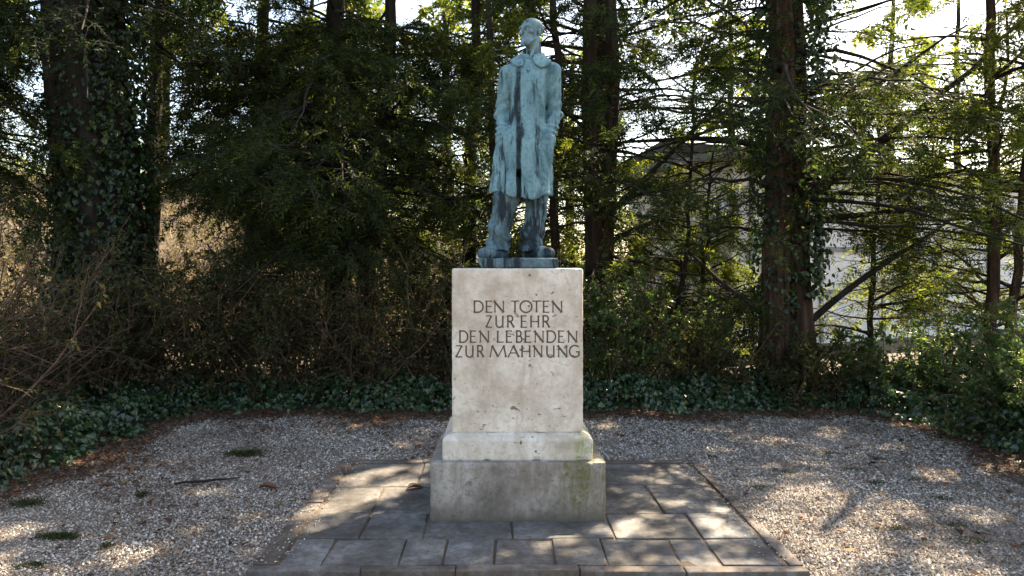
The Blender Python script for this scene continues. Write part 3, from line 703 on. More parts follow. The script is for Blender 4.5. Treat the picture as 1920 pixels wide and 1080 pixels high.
for nm_, lb, px, py, rx, ry, hh, nn in (
    ('moss_clump', 'low oval dark green moss clump in the gravel near the ivy', 455, 853, .19, .09, .035, 900),
    ('grass_tuft', 'tiny dark green grass tuft alone in the gravel beyond the fallen stick', 264, 932, .05, .03, .04, 110),
    ('moss_clump', 'brown and green moss clump with dead needles in open gravel', 110, 1009, .17, .05, .03, 650),
    ('grass_tuft', 'small green tuft beside the brown moss clump', 200, 1026, .035, .03, .025, 90),
    ('moss_clump', 'pale yellowish moss scrap in the gravel', 70, 1060, .09, .04, .02, 200),
    ('moss_clump', 'dark green moss spreading at the foot of the ivy', 50, 945, .16, .12, .025, 500)):
    tag(tuft(nm_, lb, nm_.split('_')[1], *gp(px, py), rx, ry, hh, nn, M['moss']))
gr = 'low weed tufts dotted over the gravel'
for px, py in ((1640, 905), (1720, 900), (1770, 935), (1690, 990), (1790, 985), (1590, 880), (1560, 850), (1830, 1015), (1420, 915), (1650, 860), (1480, 885)):
    tuft('weed_tuft', 'low dark green weed tuft in the gravel on the sunlit side of the pedestal', 'weeds', *gp(px, py), .13, .05, .012, 120, M['moss'], gr)
# fallen stick, cone scale / leaves
r = rng_for(4)
x, y = gp(388, 910)
P = lines(r, np.array([[-.23, -.03, .02]]), np.array([[1, .14, .02]]), [.46], 9, 0, .03); stick = thing('fallen_stick', 'thin dark fallen stick lying on the gravel', 'stick', (x, y, GZ))
part('stem', *tubes(P, np.interp(np.linspace(0, 1, 9), [0, .5, 1], [.008, .011, .004])[None], 7), M['dark_bark'], stick, True)
P2 = lines(r, P[0, 4:5], np.array([[.6, -.5, .06]]), [.10], 5, 0, .05); part('side_twig', *tubes(P2, np.linspace(.006, .002, 5)[None], 5), M['dark_bark'], stick, True)
def curled_leaf(name, label, cat, x, y, z, ln, wd, rot, material, group=None):
    nu, nv = 9, 7; u = np.linspace(0, 1, nu)[:, None]; v = np.linspace(-1, 1, nv)[None]
    wv = np.sin(np.pi * u) ** .7
    V = np.stack([(u - .5) * ln + 0 * v, v * wv * wd / 2, .35 * wd * (v ** 2) * wv + .06 * ln * np.sin(u * 5) + .004 + 0 * v], -1)
    low_ = V + np.array([0, 0, -.003]); I = np.arange(nu * nv).reshape(nu, nv)
    Q = np.stack([I[:-1, :-1], I[1:, :-1], I[1:, 1:], I[:-1, 1:]], -1).reshape(-1, 4)
    o = part(name, np.concatenate([V.reshape(-1, 3), low_.reshape(-1, 3)]), np.concatenate([Q, Q[:, ::-1] + nu * nv]), material, None, True)
    o.location = (x, y, z); o.rotation_euler = (0, 0, rot); return tag(o, label, cat, group)
M['red_leaf'] = plain('red_brown_leaf', (.07, .026, .018), (.14, .055, .036), 30)
M['brown_leaf'] = plain('brown_leaf', (.07, .038, .02), (.15, .085, .045), 30)
curled_leaf('fallen_leaf', 'reddish brown curled leaf lying on the gravel between stick and paving', 'leaf', *gp(503, 918), GZ + .012, .14, .075, .12, M['red_leaf'])
curled_leaf('fallen_leaf', 'dark brown leaf lying on the paving beside the pedestal', 'leaf', gx(778, 4.92), 4.92, .006, .13, .06, .5, M['brown_leaf'])
# ------------------------------------------------------------------ ivy ground cover round the court
rg = rng_for(5)
Xi, Yi = rg.uniform(-5.6, 6.2, 85000), rg.uniform(3.4, 8.9, 85000)
ce = court_edge(Xi, Yi)
lump = .75 + .3 * np.sin(Xi * 2.9) * np.sin(Yi * 2.2 + 1) + .2 * np.sin(Xi * 7.1 + Yi * 5)
k = (ce < .0 + rg.normal(0, .11, len(ce)) + .08 * np.sin(Xi * 9 + Yi * 7)) & (ce > -.85) & in_view(Xi, Yi, .9)
Xi, Yi, ce, lump = Xi[k], Yi[k], ce[k], lump[k]
top = .33 * smooth(.05, -.35, ce) * lump + .05
Zi = GZ + top * (1 - rg.random(len(Xi)) ** 2 * .8)
n = len(Xi)
gxx = (court_edge(Xi + .02, Yi) - court_edge(Xi - .02, Yi)); gyy = (court_edge(Xi, Yi + .02) - court_edge(Xi, Yi - .02))
out = norm(np.stack([gxx, gyy, 0 * gxx], -1))                       # towards the court
Nn = norm(out * .8 + np.array([[0, 0, .75]]) + rg.normal(0, .45, (n, 3)))
Dd = norm(out * .5 + np.array([[0, 0, -.65]]) + rg.normal(0, .5, (n, 3)))
ln = .028 + .05 * rg.random(n) ** 1.4
V, Fq = blades(np.stack([Xi, Yi, Zi], -1), Dd, Nn, ln, ln * rg.uniform(.85, 1.1, n), 'ivy')
tag(part('ivy', V, Fq, M['ivy']), 'dark green ivy ground cover rimming the gravel court', 'ivy', kind='stuff')

# ------------------------------------------------------------------ gaps cut for sunlight (ground points)
def gap(px, py, r): Y = F * EYE / (py - 500); GAPS.append((gx(px, Y), Y, r, .9))
for q in ((770, 905, .045), (720, 918, .06), (670, 935, .07), (630, 950, .06), (735, 880, .03), (690, 886, .04), (655, 892, .04), (780, 862, .03), (610, 962, .04),
          (1180, 985, .07), (1215, 965, .06), (1160, 1005, .05), (1265, 945, .05), (1330, 980, .06), (1360, 1000, .06), (1290, 1030, .04), (1350, 960, .05), (1240, 940, .04),
          (1520, 950, .13), (1560, 985, .15), (1470, 985, .10), (1600, 1010, .10), (1500, 920, .09), (1440, 945, .05), (1640, 960, .08), (1540, 1040, .09), (1700, 940, .06),
          (1450, 820, .08), (1560, 800, .07), (1350, 830, .07), (1680, 830, .06), (1260, 810, .05), (1760, 880, .08), (1840, 950, .08), (1880, 870, .1), (1800, 1050, .1), (1390, 790, .05)):
    gap(q[0], q[1], q[2] * (2.0 if q[0] < 900 else 1.15 if q[0] < 1400 else 1.9))
# gaps cut so sun reaches the statue's side, the dry bank and some of the boughs
def gap_at(x, y, z, r, beyond=.25):
    t0 = z / TO_SUN[2]; GAPS.append((x - TO_SUN[0] * t0, y - TO_SUN[1] * t0, r, t0 + beyond))
for q in ((.36, 4.72, 2.35, .06), (.33, 4.65, 1.8, .07), (.2, 4.68, 3.3, .07), (-7.2, 9.4, 1.4, .8), (-7.6, 9.0, .9, .6), (-5.0, 12.6, 2.2, .8), (-3.7, 12.9, 2.6, .7), (-6.2, 12.0, 2.0, .6), (-2.0, 13.0, 2.8, .7),
          (4.15, 8.9, 3.4, .35), (4.1, 8.9, 2.7, .3), (-.5, 10.8, 3.3, .7), (-.9, 10.6, 2.0, .5), (1.9, 9.0, 1.7, .4), (2.0, 9.4, 2.1, .5), (2.6, 9.3, 1.5, .45), (1.7, 8.4, 1.2, .4), (2.4, 8.5, 1.0, .35), (2.3, 8.8, 2.6, .5), (1.6, 8.6, .9, .35), (3.0, 9.4, 3.4, .4), (5.2, 8.6, 3.6, .5), (5.2, 6.4, .9, .35), (4.9, 7.6, .8, .3)):
    gap_at(*q)
rq = rng_for(77)
for _ in range(70):
    gap_at(rq.uniform(-2.2, 6.2), rq.uniform(8.7, 10.4), rq.uniform(.7, 4.6), rq.uniform(.12, .34), .15)
for _ in range(7):
    gap_at(rq.uniform(-5.5, -2.2), rq.uniform(8.8, 11.4), rq.uniform(1.2, 4.6), rq.uniform(.1, .2), .15)

# ------------------------------------------------------------------ trees
def stem_line(base, top, K, rng, wig):
    s = np.linspace(0, 1, K)[:, None]
    P = np.array(base)[None] * (1 - s) + np.array(top)[None] * s
    o = np.cumsum(rng.normal(0, wig, (K, 3)), 0); o[:, 2] = 0; o -= o[0] * (1 - s)
    return P + o
def fluted_trunk(name, P, R, parent, material, rng, sides=18, flute=.17):
    V, Q = tubes(P[None], R[None], sides); K = len(P)
    V = V.reshape(K, sides, 3); ph = rng.uniform(0, 6.28, 4)
    a = np.arange(sides) * 2 * np.pi / sides; z = np.linspace(0, 1, K)[:, None]
    f = 1 + flute * (np.sin(5 * a[None] + ph[0] + 3 * z) * .6 + np.sin(8 * a[None] + ph[1] - 2 * z) * .4) + rng.normal(0, .03, (K, sides))
    V = P[:, None] + (V - P[:, None]) * f[:, :, None]
    return part(name, V.reshape(-1, 3), Q, material, parent, True)

def conifer(seed, name, label, stems, limbs, zr_, llen, leaf, bark, per=(9, 5), spray=(.22, 12, .05, .2), droop=(.1, .35), trunk_sides=18, group=None, cat='tree', rise=(-.15, .35), extra_limbs=(), az=None, top_coarse=6.2, twigmat=None, dens=1.0, low=.45):
    """stems: (base, top, r0, r1).  limbs: how many; zr_: heights on the stem; llen: limb length range"""
    r = rng_for(seed)
    o = thing(name, label, cat, tuple(stems[0][0]), group); org = np.array(stems[0][0], float)
    Ls, LL, TR = [], [], []
    for base, top, r0, r1 in stems:
        K = 16; P = stem_line(base, top, K, r, .03 if r0 > .06 else .02); R = np.linspace(r0, r1, K) ; R[0] *= 1.25; R[1] *= 1.08
        fluted_trunk('trunk', P - org, R, o, M[bark], r, trunk_sides)
        nl = limbs // len(stems)
        z = np.where(r.random(nl) < low, r.uniform(zr_[0], max(min(zr_[1], 5.2), zr_[0] + .1), nl), r.uniform(zr_[0], zr_[1], nl)); s = (z - P[0, 2]) / (P[-1, 2] - P[0, 2])
        k = (s > 0) & (s < 1); z, s = z[k], s[k]; nl = len(z)
        B, _ = along(np.repeat(P[None], nl, 0), s)
        a = r.uniform(0, 2 * np.pi, nl) if az is None else r.uniform(math.radians(az[0]), math.radians(az[1]), nl)
        el = r.uniform(rise[0], rise[1], nl)
        Dd = norm(np.stack([np.sin(a), np.cos(a), el], -1))
        L = r.uniform(llen[0], llen[1], nl) * (1.08 - .45 * np.clip(s, 0, 1))
        Ls.append(lines(r, B, Dd, L, 8, r.uniform(droop[0], droop[1], nl), .045)); LL.append(L)
    for b0, d0, l0, dr in extra_limbs:
        Ls.append(lines(r, np.array([b0], float), norm(np.array([d0], float)), [l0], 8, dr, .03)); LL.append(np.array([l0 * 1.0]))
    P1, L1 = np.concatenate(Ls), np.concatenate(LL)
    n_ex = len(extra_limbs)
    if True:
        kk = pruned(P1[:, 1:].reshape(-1, 3), r, 18, .9).reshape(len(P1), -1).all(1)
        kk &= pruned((P1[:, 1:] + P1[:, :-1]).reshape(-1, 3) / 2, r, 18, .9).reshape(len(P1), -1).all(1)
        if n_ex: kk[-n_ex:] = True
        P1, L1 = P1[kk], L1[kk]
    P2, L2 = offshoots(r, P1, L1, per[0], .18, 1.0, (35, 75), .75, (.28, .55), 4, .28, .05)
    P3, L3 = offshoots(r, P2, L2, max(1, per[1] // 2), .15, 1.0, (30, 70), .6, (.3, .6), 3, .3, .06)
    k2 = pruned(P2.mean(1), r); P2, L2 = P2[k2], L2[k2]; k3 = pruned(P3.mean(1), r); P3, L3 = P3[k3], L3[k3]
    br = Soup()
    taper = np.linspace(1, .22, 8)[None]
    rl = np.maximum(.010, .013 * L1)[:, None] * taper
    if n_ex: rl[-n_ex:] *= 1.7
    br.add(*tubes(P1 - org, rl, 6))
    br.add(*tubes(P2 - org, np.maximum(.0035, .008 * L2)[:, None] * np.linspace(1, .3, 4)[None], 3))
    m3 = P3[:, 0, 2] < top_coarse
    if m3.any(): br.add(*tubes(P3[m3] - org, np.full((m3.sum(), 1), .003) * np.linspace(1, .4, 3)[None], 3))
    tag(br.build('branches', M[twigmat or bark], o, True), kind='stuff')
    # sprays on second and third order twigs
    Bs, Ds, Lq = [], [], []
    for P_, L_, cnt in ((P2, L2, per[1]), (P3, L3, max(2, int(per[1] * .7)))):
        idx = np.repeat(np.arange(len(P_)), cnt); s = r.uniform(.15, 1.0, len(idx))
        B, T = along(P_[idx], s)
        S = norm(np.cross(T, np.array([[0, 0, 1.0]]) + r.normal(0, .3, T.shape))) * np.where(r.random(len(T)) < .5, -1, 1)[:, None]
        D_ = norm(T * .8 + S * r.uniform(.2, .9, (len(T), 1)) + np.array([[0, 0, -.25]]) + r.normal(0, .2, T.shape))
        Bs.append(B); Ds.append(D_); Lq.append(r.uniform(.5, 1.6, len(B)) * spray[0])
    B, D_, Lq = np.concatenate(Bs), np.concatenate(Ds), np.concatenate(Lq)
    if dens < 1: k = r.random(len(B)) < dens; B, D_, Lq = B[k], D_[k], Lq[k]
    k = pruned(B + D_ * (Lq[:, None] * .5), r) & (B[:, 2] > .05); B, D_, Lq = B[k], D_[k], Lq[k]
    cr = Soup(); fine = (B[:, 2] < top_coarse)
    for msk, (l_, n_, bl, wd) in ((fine, spray), (~fine, (spray[0], max(4, spray[1] // 3), spray[2] * 1.9, spray[3] * 2.0))):
        if not msk.any(): continue
        kk = msk.copy()
        C, bd, nn, ln_, wd_ = sprays(r, B[kk], D_[kk], Lq[kk], n_, bl, wd)
        kb = pruned(C + bd * (ln_ * .5)[:, None], r, 37)
        cr.add(*blades((C - org)[kb], bd[kb], nn[kb], ln_[kb], wd_[kb], 'tri'))
    tag(cr.build('crown', M[leaf], o), kind='stuff')
    return o

def ivy_on(tree, seed, P, R, n, leaf='ivy_tree', z0=0, z1=9, thick=.1, size=(.045, .085), sector=None):
    r = rng_for(seed); s = r.uniform(0, 1, n); P = np.asarray(P, float)
    B, T = along(np.repeat(P[None], n, 0), s); Rr = np.interp(s, np.linspace(0, 1, len(R)), R)
    a = r.uniform(0, 2 * np.pi, n) if sector is None else r.normal(math.radians(sector[0]), math.radians(sector[1]), n)
    O = np.stack([np.cos(a), np.sin(a), 0 * a], -1)
    C = B + O * (Rr + np.abs(r.normal(0, thick, n)))[:, None]
    k = (C[:, 2] > z0) & (C[:, 2] < z1) & pruned(C, r); C, O = C[k], O[k]; n = len(C)
    ln_ = r.uniform(*size, n)
    V, Fq = blades(C - np.array(tree.location), norm(np.array([[0, 0, -1.0]]) + r.normal(0, .45, (n, 3)) + O * .3), norm(O + np.array([[0, 0, .3]]) + r.normal(0, .4, (n, 3))), ln_, ln_ * .95, 'ivy')
    return tag(part('ivy_leaves', V, Fq, M[leaf], tree), kind='stuff')

SP = (.20, 10, .08, .30)
# thick ivy-clad conifer
b0 = np.array([gx(198, 8.9), 8.9, GZ + .3]); t0 = b0 + np.array([-.25, .1, 10.5])
T1 = conifer(21, 'ivy_clad_conifer', 'massive dark tree trunk wholly wrapped in ivy, behind the brown thicket', [(b0, t0, .5, .38)], 70, (4.4, 10), (1.2, 3.0), 'pine', 'dark_bark', (9, 5), SP, (.25, .6), rise=(-.2, .15), low=0)
ivy_on(T1, 22, np.linspace(b0, t0, 12), np.linspace(.52, .42, 12), 19000, z1=6.5, thick=.08)
b0 = np.array([-6.75, 8.1, GZ + .2])
conifer(37, 'side_yew', 'yew reaching in from outside behind the brown shrubs, past the massive trunk', [(b0, b0 + np.array([.1, 0, 8]), .14, .06)], 74, (2.3, 7.6), (1.0, 2.3), 'yew', 'dark_bark', (9, 5), SP, (.1, .4), low=.6)
# slim trunk behind it
b0 = np.array([gx(288, 11.5), 11.5, .2]); conifer(23, 'slim_conifer', 'slim straight conifer trunk beside the massive ivy-wrapped one', [(b0, b0 + np.array([.1, 0, 9]), .13, .06)], 34, (2.9, 9), (.7, 1.7), 'pine', 'dark_bark', (8, 5), SP, (.3, .6), dens=.7, low=0)
# dark yew
b0 = np.array([gx(640, 9.6), 9.6, GZ])
conifer(24, 'dark_yew', 'broad dark yew with hanging boughs between the ivy-clad trunk and the statue', [(b0, b0 + np.array([-.2, .1, 8.5]), .2, .07), (b0 + np.array([.25, .2, 0]), b0 + np.array([.9, .5, 7.5]), .14, .05)], 160, (1.7, 8.2), (1.2, 2.8), 'yew', 'dark_bark', (11, 5), SP, (.15, .45), low=.7)
b0 = np.array([gx(470, 10.6), 10.6, .1])
conifer(25, 'leaning_yew', 'dark yew with bare grey lower twigs, standing behind the broad one', [(b0, b0 + np.array([.3, .1, 8]), .15, .05)], 120, (2.7, 8), (1.0, 2.5), 'yew', 'dark_bark', (10, 5), SP, (.1, .4), low=.6)
# thin pole-like trunk behind the statue
b0 = np.array([gx(927, 9.4), 9.4, GZ]); conifer(26, 'thin_sapling', 'very thin straight dark sapling trunk just behind the bronze figure', [(b0, b0 + np.array([-.02, 0, 7]), .05, .038)], 30, (2.0, 7), (.6, 1.6), 'yew_light', 'dark_bark', (7, 5), SP, (.1, .4), trunk_sides=10)
# yew behind the statue, several stems
b0 = np.array([gx(1098, 9.5), 9.5, GZ])
conifer(27, 'many_stemmed_yew', 'reddish many-stemmed yew rising close behind the bronze figure', [(b0, b0 + np.array([.05, 0, 8.5]), .13, .06), (b0 + np.array([.24, .1, 0]), b0 + np.array([.34, .2, 8]), .12, .05), (b0 + np.array([-.35, .2, 0]), b0 + np.array([-.5, .3, 7]), .07, .04)],
    104, (1.2, 8.2), (1.0, 2.6), 'yew', 'red_dark_bark', (9, 5), SP, (.1, .45), twigmat='dark_bark', low=.6,
    extra_limbs=[(b0 + np.array([.25, 0, 2.3]), (1, .1, 1.05), 2.6, .0), (b0 + np.array([.2, 0, 1.9]), (.9, -.1, .55), 2.2, .15), (b0 + np.array([.1, 0, 2.6]), (-1, .2, .8), 2.3, .0)])
b0 = np.array([gx(860, 11.2), 11.2, .1])
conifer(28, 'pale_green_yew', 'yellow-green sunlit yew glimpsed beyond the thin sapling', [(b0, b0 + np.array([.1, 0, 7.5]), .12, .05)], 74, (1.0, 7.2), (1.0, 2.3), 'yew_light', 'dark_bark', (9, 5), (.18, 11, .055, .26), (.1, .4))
# twin-stemmed yew with ivy
b0 = np.array([gx(1446, 8.9), 8.9, GZ]); b1 = np.array([gx(1500, 8.9), 8.9, GZ])
T6 = conifer(29, 'twin_stemmed_yew', 'large red-barked yew with two upright stems and climbing ivy', [(b0, b0 + np.array([-.02, .05, 10]), .17, .12), (b1, b1 + np.array([.12, -.05, 10]), .165, .11)],
    110, (2.0, 9.6), (1.3, 3.0), 'yew', 'yew_bark', (8, 5), SP, (.0, .4), trunk_sides=30, twigmat='dark_bark', dens=.95, low=.45,
    extra_limbs=[(b1 + np.array([.1, 0, 2.55]), (1, -.05, .78), 3.6, -.02), (b1 + np.array([.1, 0, 2.2]), (1, .1, .25), 2.4, .25), (b1 + np.array([.1, 0, .9]), (1, -.05, .75), 2.4, .0), (b0 + np.array([-.1, 0, 1.0]), (-1, .1, .85), 1.8, .0), (b1 + np.array([.1, 0, 3.5]), (1, 0, .5), 2.4, -.05), (b0 + np.array([-.1, 0, 3.2]), (-1, .1, .25), 2.3, .2)])
ivy_on(T6, 30, np.linspace(b1, b1 + np.array([.12, -.05, 10]), 8), np.full(8, .15), 4200, z0=1.2, z1=7, thick=.12, sector=(-20, 60))
ivy_on(T6, 31, np.linspace(b0, b0 + np.array([0, 0, 10]), 8), np.full(8, .15), 4200, z0=1.0, z1=7.5, thick=.1)
ivy_on(T6, 32, np.linspace((b0 + b1) / 2, (b0 + b1) / 2 + np.array([0.05, 0, 10]), 8), np.full(8, .1), 1500, z0=.6, z1=6, thick=.06)
# fan-branched yew on the sunny side
b0 = np.array([gx(1862, 8.6), 8.6, GZ])
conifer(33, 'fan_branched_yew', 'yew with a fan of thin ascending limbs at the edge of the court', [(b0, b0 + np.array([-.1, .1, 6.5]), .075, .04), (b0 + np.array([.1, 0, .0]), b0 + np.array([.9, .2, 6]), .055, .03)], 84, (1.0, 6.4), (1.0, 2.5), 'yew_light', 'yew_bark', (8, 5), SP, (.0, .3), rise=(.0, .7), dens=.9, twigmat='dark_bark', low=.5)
# dense yews closing the view behind the figure
for sd, (x, y), lab in ((46, (.55, 12.3), 'dense bushy yew closing the view behind the bronze figure'), (47, (-3.0, 12.4), 'dense bushy yew closing the view behind the broad dark yew')):
    b0 = np.array([x, y, float(bank_h(np.array(x), np.array(y))) - .05])
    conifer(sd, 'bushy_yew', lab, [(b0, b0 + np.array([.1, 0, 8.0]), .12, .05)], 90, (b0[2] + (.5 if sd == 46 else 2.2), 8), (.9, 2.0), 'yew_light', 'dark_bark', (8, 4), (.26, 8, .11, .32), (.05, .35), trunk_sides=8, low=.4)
# young yews filling the gaps between the big ones
for sd, (x, y), hh, ln_, lab in ((41, (2.45, 9.7), 4.6, (.9, 1.9), 'young light green yew between the many-stemmed and twin-stemmed yews'), (42, (5.3, 9.9), 4.2, (.9, 2.1), 'young yew with long drooping twigs before the white building'), (43, (3.1, 10.6), 3.4, (.8, 1.6), 'small yew just behind the twin-stemmed trunk'), (44, (6.9, 9.6), 5.2, (1.0, 2.1), 'young yew beside the fan-branched one')):
    b0 = np.array([x, y, GZ])
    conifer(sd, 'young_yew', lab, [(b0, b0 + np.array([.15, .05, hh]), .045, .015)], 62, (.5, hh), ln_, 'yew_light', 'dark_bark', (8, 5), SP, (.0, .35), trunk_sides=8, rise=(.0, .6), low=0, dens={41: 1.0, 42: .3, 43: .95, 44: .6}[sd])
# trees beyond the frame's edge that shade the court
for sd, (x, y), hh, lab in ((34, (8.0, 7.6), 10, 'tall yew beside the court, its boughs reaching over the sunny gravel'), (35, (4.75, 11.5), 10.5, 'tall dark yew hidden behind the twin-stemmed yew'), (36, (1.52, 11.3), 10.5, 'tall yew hidden behind the many-stemmed one')):
    b0 = np.array([x, y, GZ])
    conifer(sd, 'tall_yew', lab, [(b0, b0 + np.array([.1, .1, hh]), .2, .07)], 76, ({34: 4.6, 35: 3.7, 36: 4.0}[sd], hh - .4), (1.6, 3.4), 'yew', 'dark_bark', (10, 5), (.26, 10, .08, .26), (.0, .25), top_coarse=5.6, low=0, rise=(.0, .45), twigmat='dark_bark')
# ------------------------------------------------------------------ shrubs
def shrub(seed, name, label, x, y, w_, h_, leaf, twig, n_stem, n_leaf, ln=(.035, .065), wd=.5, group=None, z=GZ, cat='shrub', lean=(0, 0), tw_r=.004):
    r = rng_for(seed); o = thing(name, label, cat, (x, y, z), group)
    a = r.uniform(0, 6.28, n_stem); sp = r.uniform(.0, 1, n_stem) ** .7
    Dd = norm(np.stack([np.cos(a) * sp * w_ / h_ * .9 + lean[0], np.sin(a) * sp * w_ / h_ * .7 + lean[1], r.uniform(.7, 1.1, n_stem)], -1))
    B = np.stack([r.normal(0, w_ * .16, n_stem), r.normal(0, w_ * .12, n_stem), np.zeros(n_stem)], -1)
    L = r.uniform(.65, 1.12, n_stem) * h_
    P1 = lines(r, B, Dd, L, 7, r.uniform(-.05, .35, n_stem), .06)
    P2, L2 = offshoots(r, P1, L, 7, .12, 1, (25, 75), .25, (.25, .5), 4, .12, .09, .12)
    P3, L3 = offshoots(r, P2, L2, 3, .15, 1, (25, 75), .2, (.3, .6), 3, .1, .1)
    br = Soup()
    br.add(*tubes(P1, (np.maximum(.006, .008 * L))[:, None] * np.linspace(1, .3, 7)[None], 5))
    br.add(*tubes(P2, np.full((len(P2), 1), tw_r) * np.linspace(1, .5, 4)[None], 3))
    br.add(*tubes(P3, np.full((len(P3), 1), tw_r * .65) * np.linspace(1, .5, 3)[None], 3))
    tag(br.build('branches', M[twig], o, True), kind='stuff')
    if n_leaf:
        PP = [(P2, n_leaf // 3), (P3, n_leaf - n_leaf // 3)]; so_ = Soup()
        for P_, nn in PP:
            idx = r.integers(0, len(P_), nn); s = r.uniform(.1, 1, nn); C, T = along(P_[idx], s)
            ok = C[:, 2] > .02; C, T = C[ok], T[ok]; m_ = len(C)
            D_ = norm(T * .6 + r.normal(0, .6, (m_, 3)) + np.array([[0, 0, -.1]])); l_ = r.uniform(*ln, m_)
            so_.add(*blades(C, D_, np.array([[0, 0, .7]]) + r.normal(0, .6, (m_, 3)), l_, l_ * wd))
        tag(so_.build('foliage', M[leaf], o), kind='stuff')
    return o
HG = 'tangled shrubs of the thicket behind the ivy'
sid = 60
SHR = [ # x, y, width, height, leaf, twigs, stems, leaves, label
 (-4.9, 5.3, 1.7, 1.75, 'bush', 'twig', 64, 5200, 'brown twiggy shrub leaning over the ivy at the court corner, dense with bare stems'),
 (-5.0, 6.6, 1.8, 1.9, 'bush', 'twig', 64, 5200, 'brown twiggy shrub below the massive ivy-wrapped trunk'),
 (-4.9, 7.9, 1.8, 2.0, 'bush', 'twig', 50, 9000, 'dark green tangled shrub filling the corner of the ivy rim'),
 (-3.6, 8.5, 1.6, 1.9, 'bush', 'twig', 40, 12000, 'dense dull green shrub next to the corner shrub'),
 (-2.6, 8.6, 1.5, 1.8, 'bush', 'twig', 56, 8000, 'reddish twiggy shrub below the broad dark yew'),
 (-1.6, 8.55, 1.5, 1.7, 'bush', 'twig', 60, 7000, 'shrub with many bare red-brown stems between dark yew and pedestal'),
 (-.6, 8.6, 1.4, 1.8, 'bush', 'twig', 40, 10000, 'olive twiggy shrub half hidden by the pedestal'),
 (.5, 8.7, 1.4, 1.7, 'bush_green', 'twig', 34, 10000, 'olive green shrub hidden behind the pedestal'),
 (1.5, 8.6, 1.3, 1.65, 'bush_green', 'twig', 34, 12000, 'bright yellow-green shrub beside the pedestal below the many-stemmed yew'),
 (2.5, 8.65, 1.4, 1.35, 'bush', 'twig', 40, 9000, 'low brown tangled shrub between two yews'),
 (3.6, 8.3, 1.2, .9, 'bush', 'twig', 34, 8000, 'low dark shrub at the foot of the twin-stemmed yew'),
 (4.7, 8.4, 1.3, .9, 'bush_green', 'twig', 32, 9000, 'low glossy green shrub in front of the white building'),
 (5.4, 7.7, 1.3, 1.2, 'bush_green', 'twig', 34, 10000, 'green shrub at the foot of the fan-branched yew'),
 (5.2, 6.5, 1.3, 1.3, 'bush_green', 'twig', 36, 11000, 'light green leafy shrub overhanging the gravel edge'),
 (4.95, 5.4, 1.2, 1.1, 'bush_green', 'twig', 34, 9000, 'light green shrub with drooping twigs at the end of the ivy rim'),
]
for x, y, ww, hh, lf, tw, ns, nl, lab in SHR:
    shrub(sid, 'thicket_shrub', lab, x, y, ww, hh, lf, tw, ns, nl, group=HG, lean=((.25 if x < -4 else -.1 if x > 4.8 else 0), -.12)); sid += 1
# pale dry growth on the sunlit bank beyond the trees
DG = 'pale dry bushes on the sunlit bank'
for i, (x, y, ww, hh, wh) in enumerate(((-7.4, 9.6, 2.2, 1.8, 'on the outer side of the massive ivy-wrapped trunk'), (-9.2, 10.8, 2.4, 2.2, 'at the outer end of the bank'), (-6.6, 12.4, 2.4, 1.9, 'right behind the slim conifer'),
    (-5.2, 13.2, 2.4, 1.9, 'seen between slim conifer and leaning yew'), (-3.6, 13.4, 2.2, 1.8, 'behind the leaning yew'), (-1.8, 13.6, 2.2, 1.8, 'behind the pale green yew'), (-8.5, 13.5, 2.6, 2.4, 'high up behind the massive trunk'), (.2, 13.5, 2.2, 1.8, 'behind the thin sapling'))):
    shrub(90 + i, 'dry_bush', 'pale dry bush on the bank, ' + wh, x, y, ww, hh, 'dry', 'dry_twig', 20, 3500, (.03, .06), .55, DG, z=float(bank_h(np.array(x), np.array(y))) - .05, tw_r=.006)

rg = rng_for(8); n = 26000
Xg, Yg = rg.uniform(-13, 1.5, n), rg.uniform(8.6, 17, n); hb = bank_h(Xg, Yg); k = (hb > .25) & (np.abs(Xg) < .8 * Yg); Xg, Yg, hb = Xg[k], Yg[k], hb[k]; n = len(Xg)
V, Fq = blades(np.stack([Xg, Yg, hb - .06], -1), norm(np.stack([rg.normal(0, .4, n), rg.normal(0, .4, n), np.ones(n)], -1)), rg.normal(0, 1, (n, 3)), rg.uniform(.12, .38, n), np.full(n, .022), 'tri')
tag(part('dry_grass', V, Fq, M['dry']), 'pale dry grass standing on the bank behind the trees', 'grass', kind='stuff')

# ------------------------------------------------------------------ white building behind the yews
W0, W1 = np.array([4.6, 13.6]), np.array([16.5, 19.4])
wd = (W1 - W0) / np.linalg.norm(W1 - W0); wl = float(np.linalg.norm(W1 - W0)); wnv = np.array([wd[1], -wd[0]])     # normal towards the camera
house = thing('white_building', 'long low white plastered building with grey battens behind the yews', 'building', (W0[0], W0[1], 0))
house.rotation_euler = (0, 0, math.atan2(wd[1], wd[0]))
def hbox(name, x0, x1, y0, y1, z0, z1, material, parent=house):
    V = [(x, y, z) for z in (z0, z1) for x, y in ((x0, y0), (x1, y0), (x1, y1), (x0, y1))]
    return part(name, V, np.array([(3, 2, 1, 0), (4, 5, 6, 7), (0, 1, 5, 4), (1, 2, 6, 5), (2, 3, 7, 6), (3, 0, 4, 7)]), material, parent)
hbox('wall', 0, wl, 0, 3.4, -.1, 3.75, M['plaster'])
hbox('roof_eave', -.4, wl + .4, -.45, 3.9, 3.75, 3.9, M['batten'])
ridge = [(-.4, -.5, 3.901), (wl + .4, -.5, 3.901), (wl + .4, 3.85, 3.901), (-.4, 3.85, 3.901), (-.4, 1.7, 4.35), (wl + .4, 1.7, 4.35)]
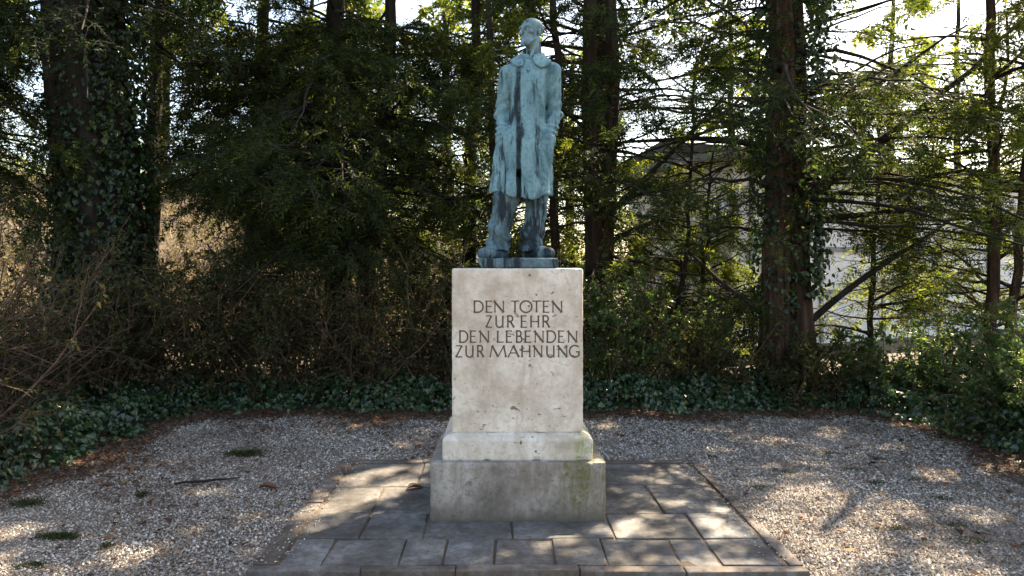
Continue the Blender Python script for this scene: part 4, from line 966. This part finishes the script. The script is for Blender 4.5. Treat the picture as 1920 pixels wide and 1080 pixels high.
part('roof', ridge, [np.array([(0, 1, 5, 4), (2, 3, 4, 5)]), np.array([(0, 4, 3), (1, 2, 5)])], M['roof'], house)
def wall_u(px):   # distance along the wall where a photo column meets it
    k = (px - 940) / F; return (k * W0[1] - W0[0]) / (wd[0] - k * wd[1])
for u in np.arange(.5, wl, 2.04): hbox('batten', u - .045, u + .045, -.04, .0, .0, 3.74, M['batten'])
for z in (1.05, 1.98): hbox('rail', .0, wl, -.052, .0, z - .05, z + .05, M['batten'])
for u in (wall_u(1345), wall_u(1690), wall_u(1870)):
    wv = link('window', None, house)
    hbox('pane', u - .40, u + .40, -.03, -.012, 2.06, 2.95, M['glass'], wv)
    for a_, b_, c_, d_ in ((u - .46, u - .40, 2.0, 3.0), (u + .40, u + .46, 2.0, 3.0), (u - .40, u + .40, 2.95, 3.0), (u - .40, u + .40, 2.03, 2.06), (u - .02, u + .02, 2.06, 2.95)):
        hbox('frame', a_, b_, -.075, -.005, c_, d_, M['batten'], wv)

# ------------------------------------------------------------------ trees far behind, closing the horizon
FG = 'far trees beyond the bank'
for i, (x, y, hh, wh) in enumerate(((-13, 17, 8, 'beyond the outer end of the bank'), (-9.5, 19, 7.5, 'behind the massive ivy-wrapped trunk'), (-5.5, 20, 7, 'behind the leaning yew'), (-1.5, 19, 8, 'behind the pale green yew'), (2.0, 21, 8.5, 'past the end of the white building'), (-16, 13, 8, 'at the far corner of the bank'), (8.0, 24, 12, 'behind the roof next to the twin-stemmed yew'), (13.5, 24, 12, 'behind the roof beyond the fan-branched yew'), (18, 27, 13, 'behind the far end of the white building'), (-3.5, 15.5, 8, 'close behind the dark yew'))):
    b0 = np.array([x, y, float(bank_h(np.array(float(x)), np.array(float(y)))) - .1])
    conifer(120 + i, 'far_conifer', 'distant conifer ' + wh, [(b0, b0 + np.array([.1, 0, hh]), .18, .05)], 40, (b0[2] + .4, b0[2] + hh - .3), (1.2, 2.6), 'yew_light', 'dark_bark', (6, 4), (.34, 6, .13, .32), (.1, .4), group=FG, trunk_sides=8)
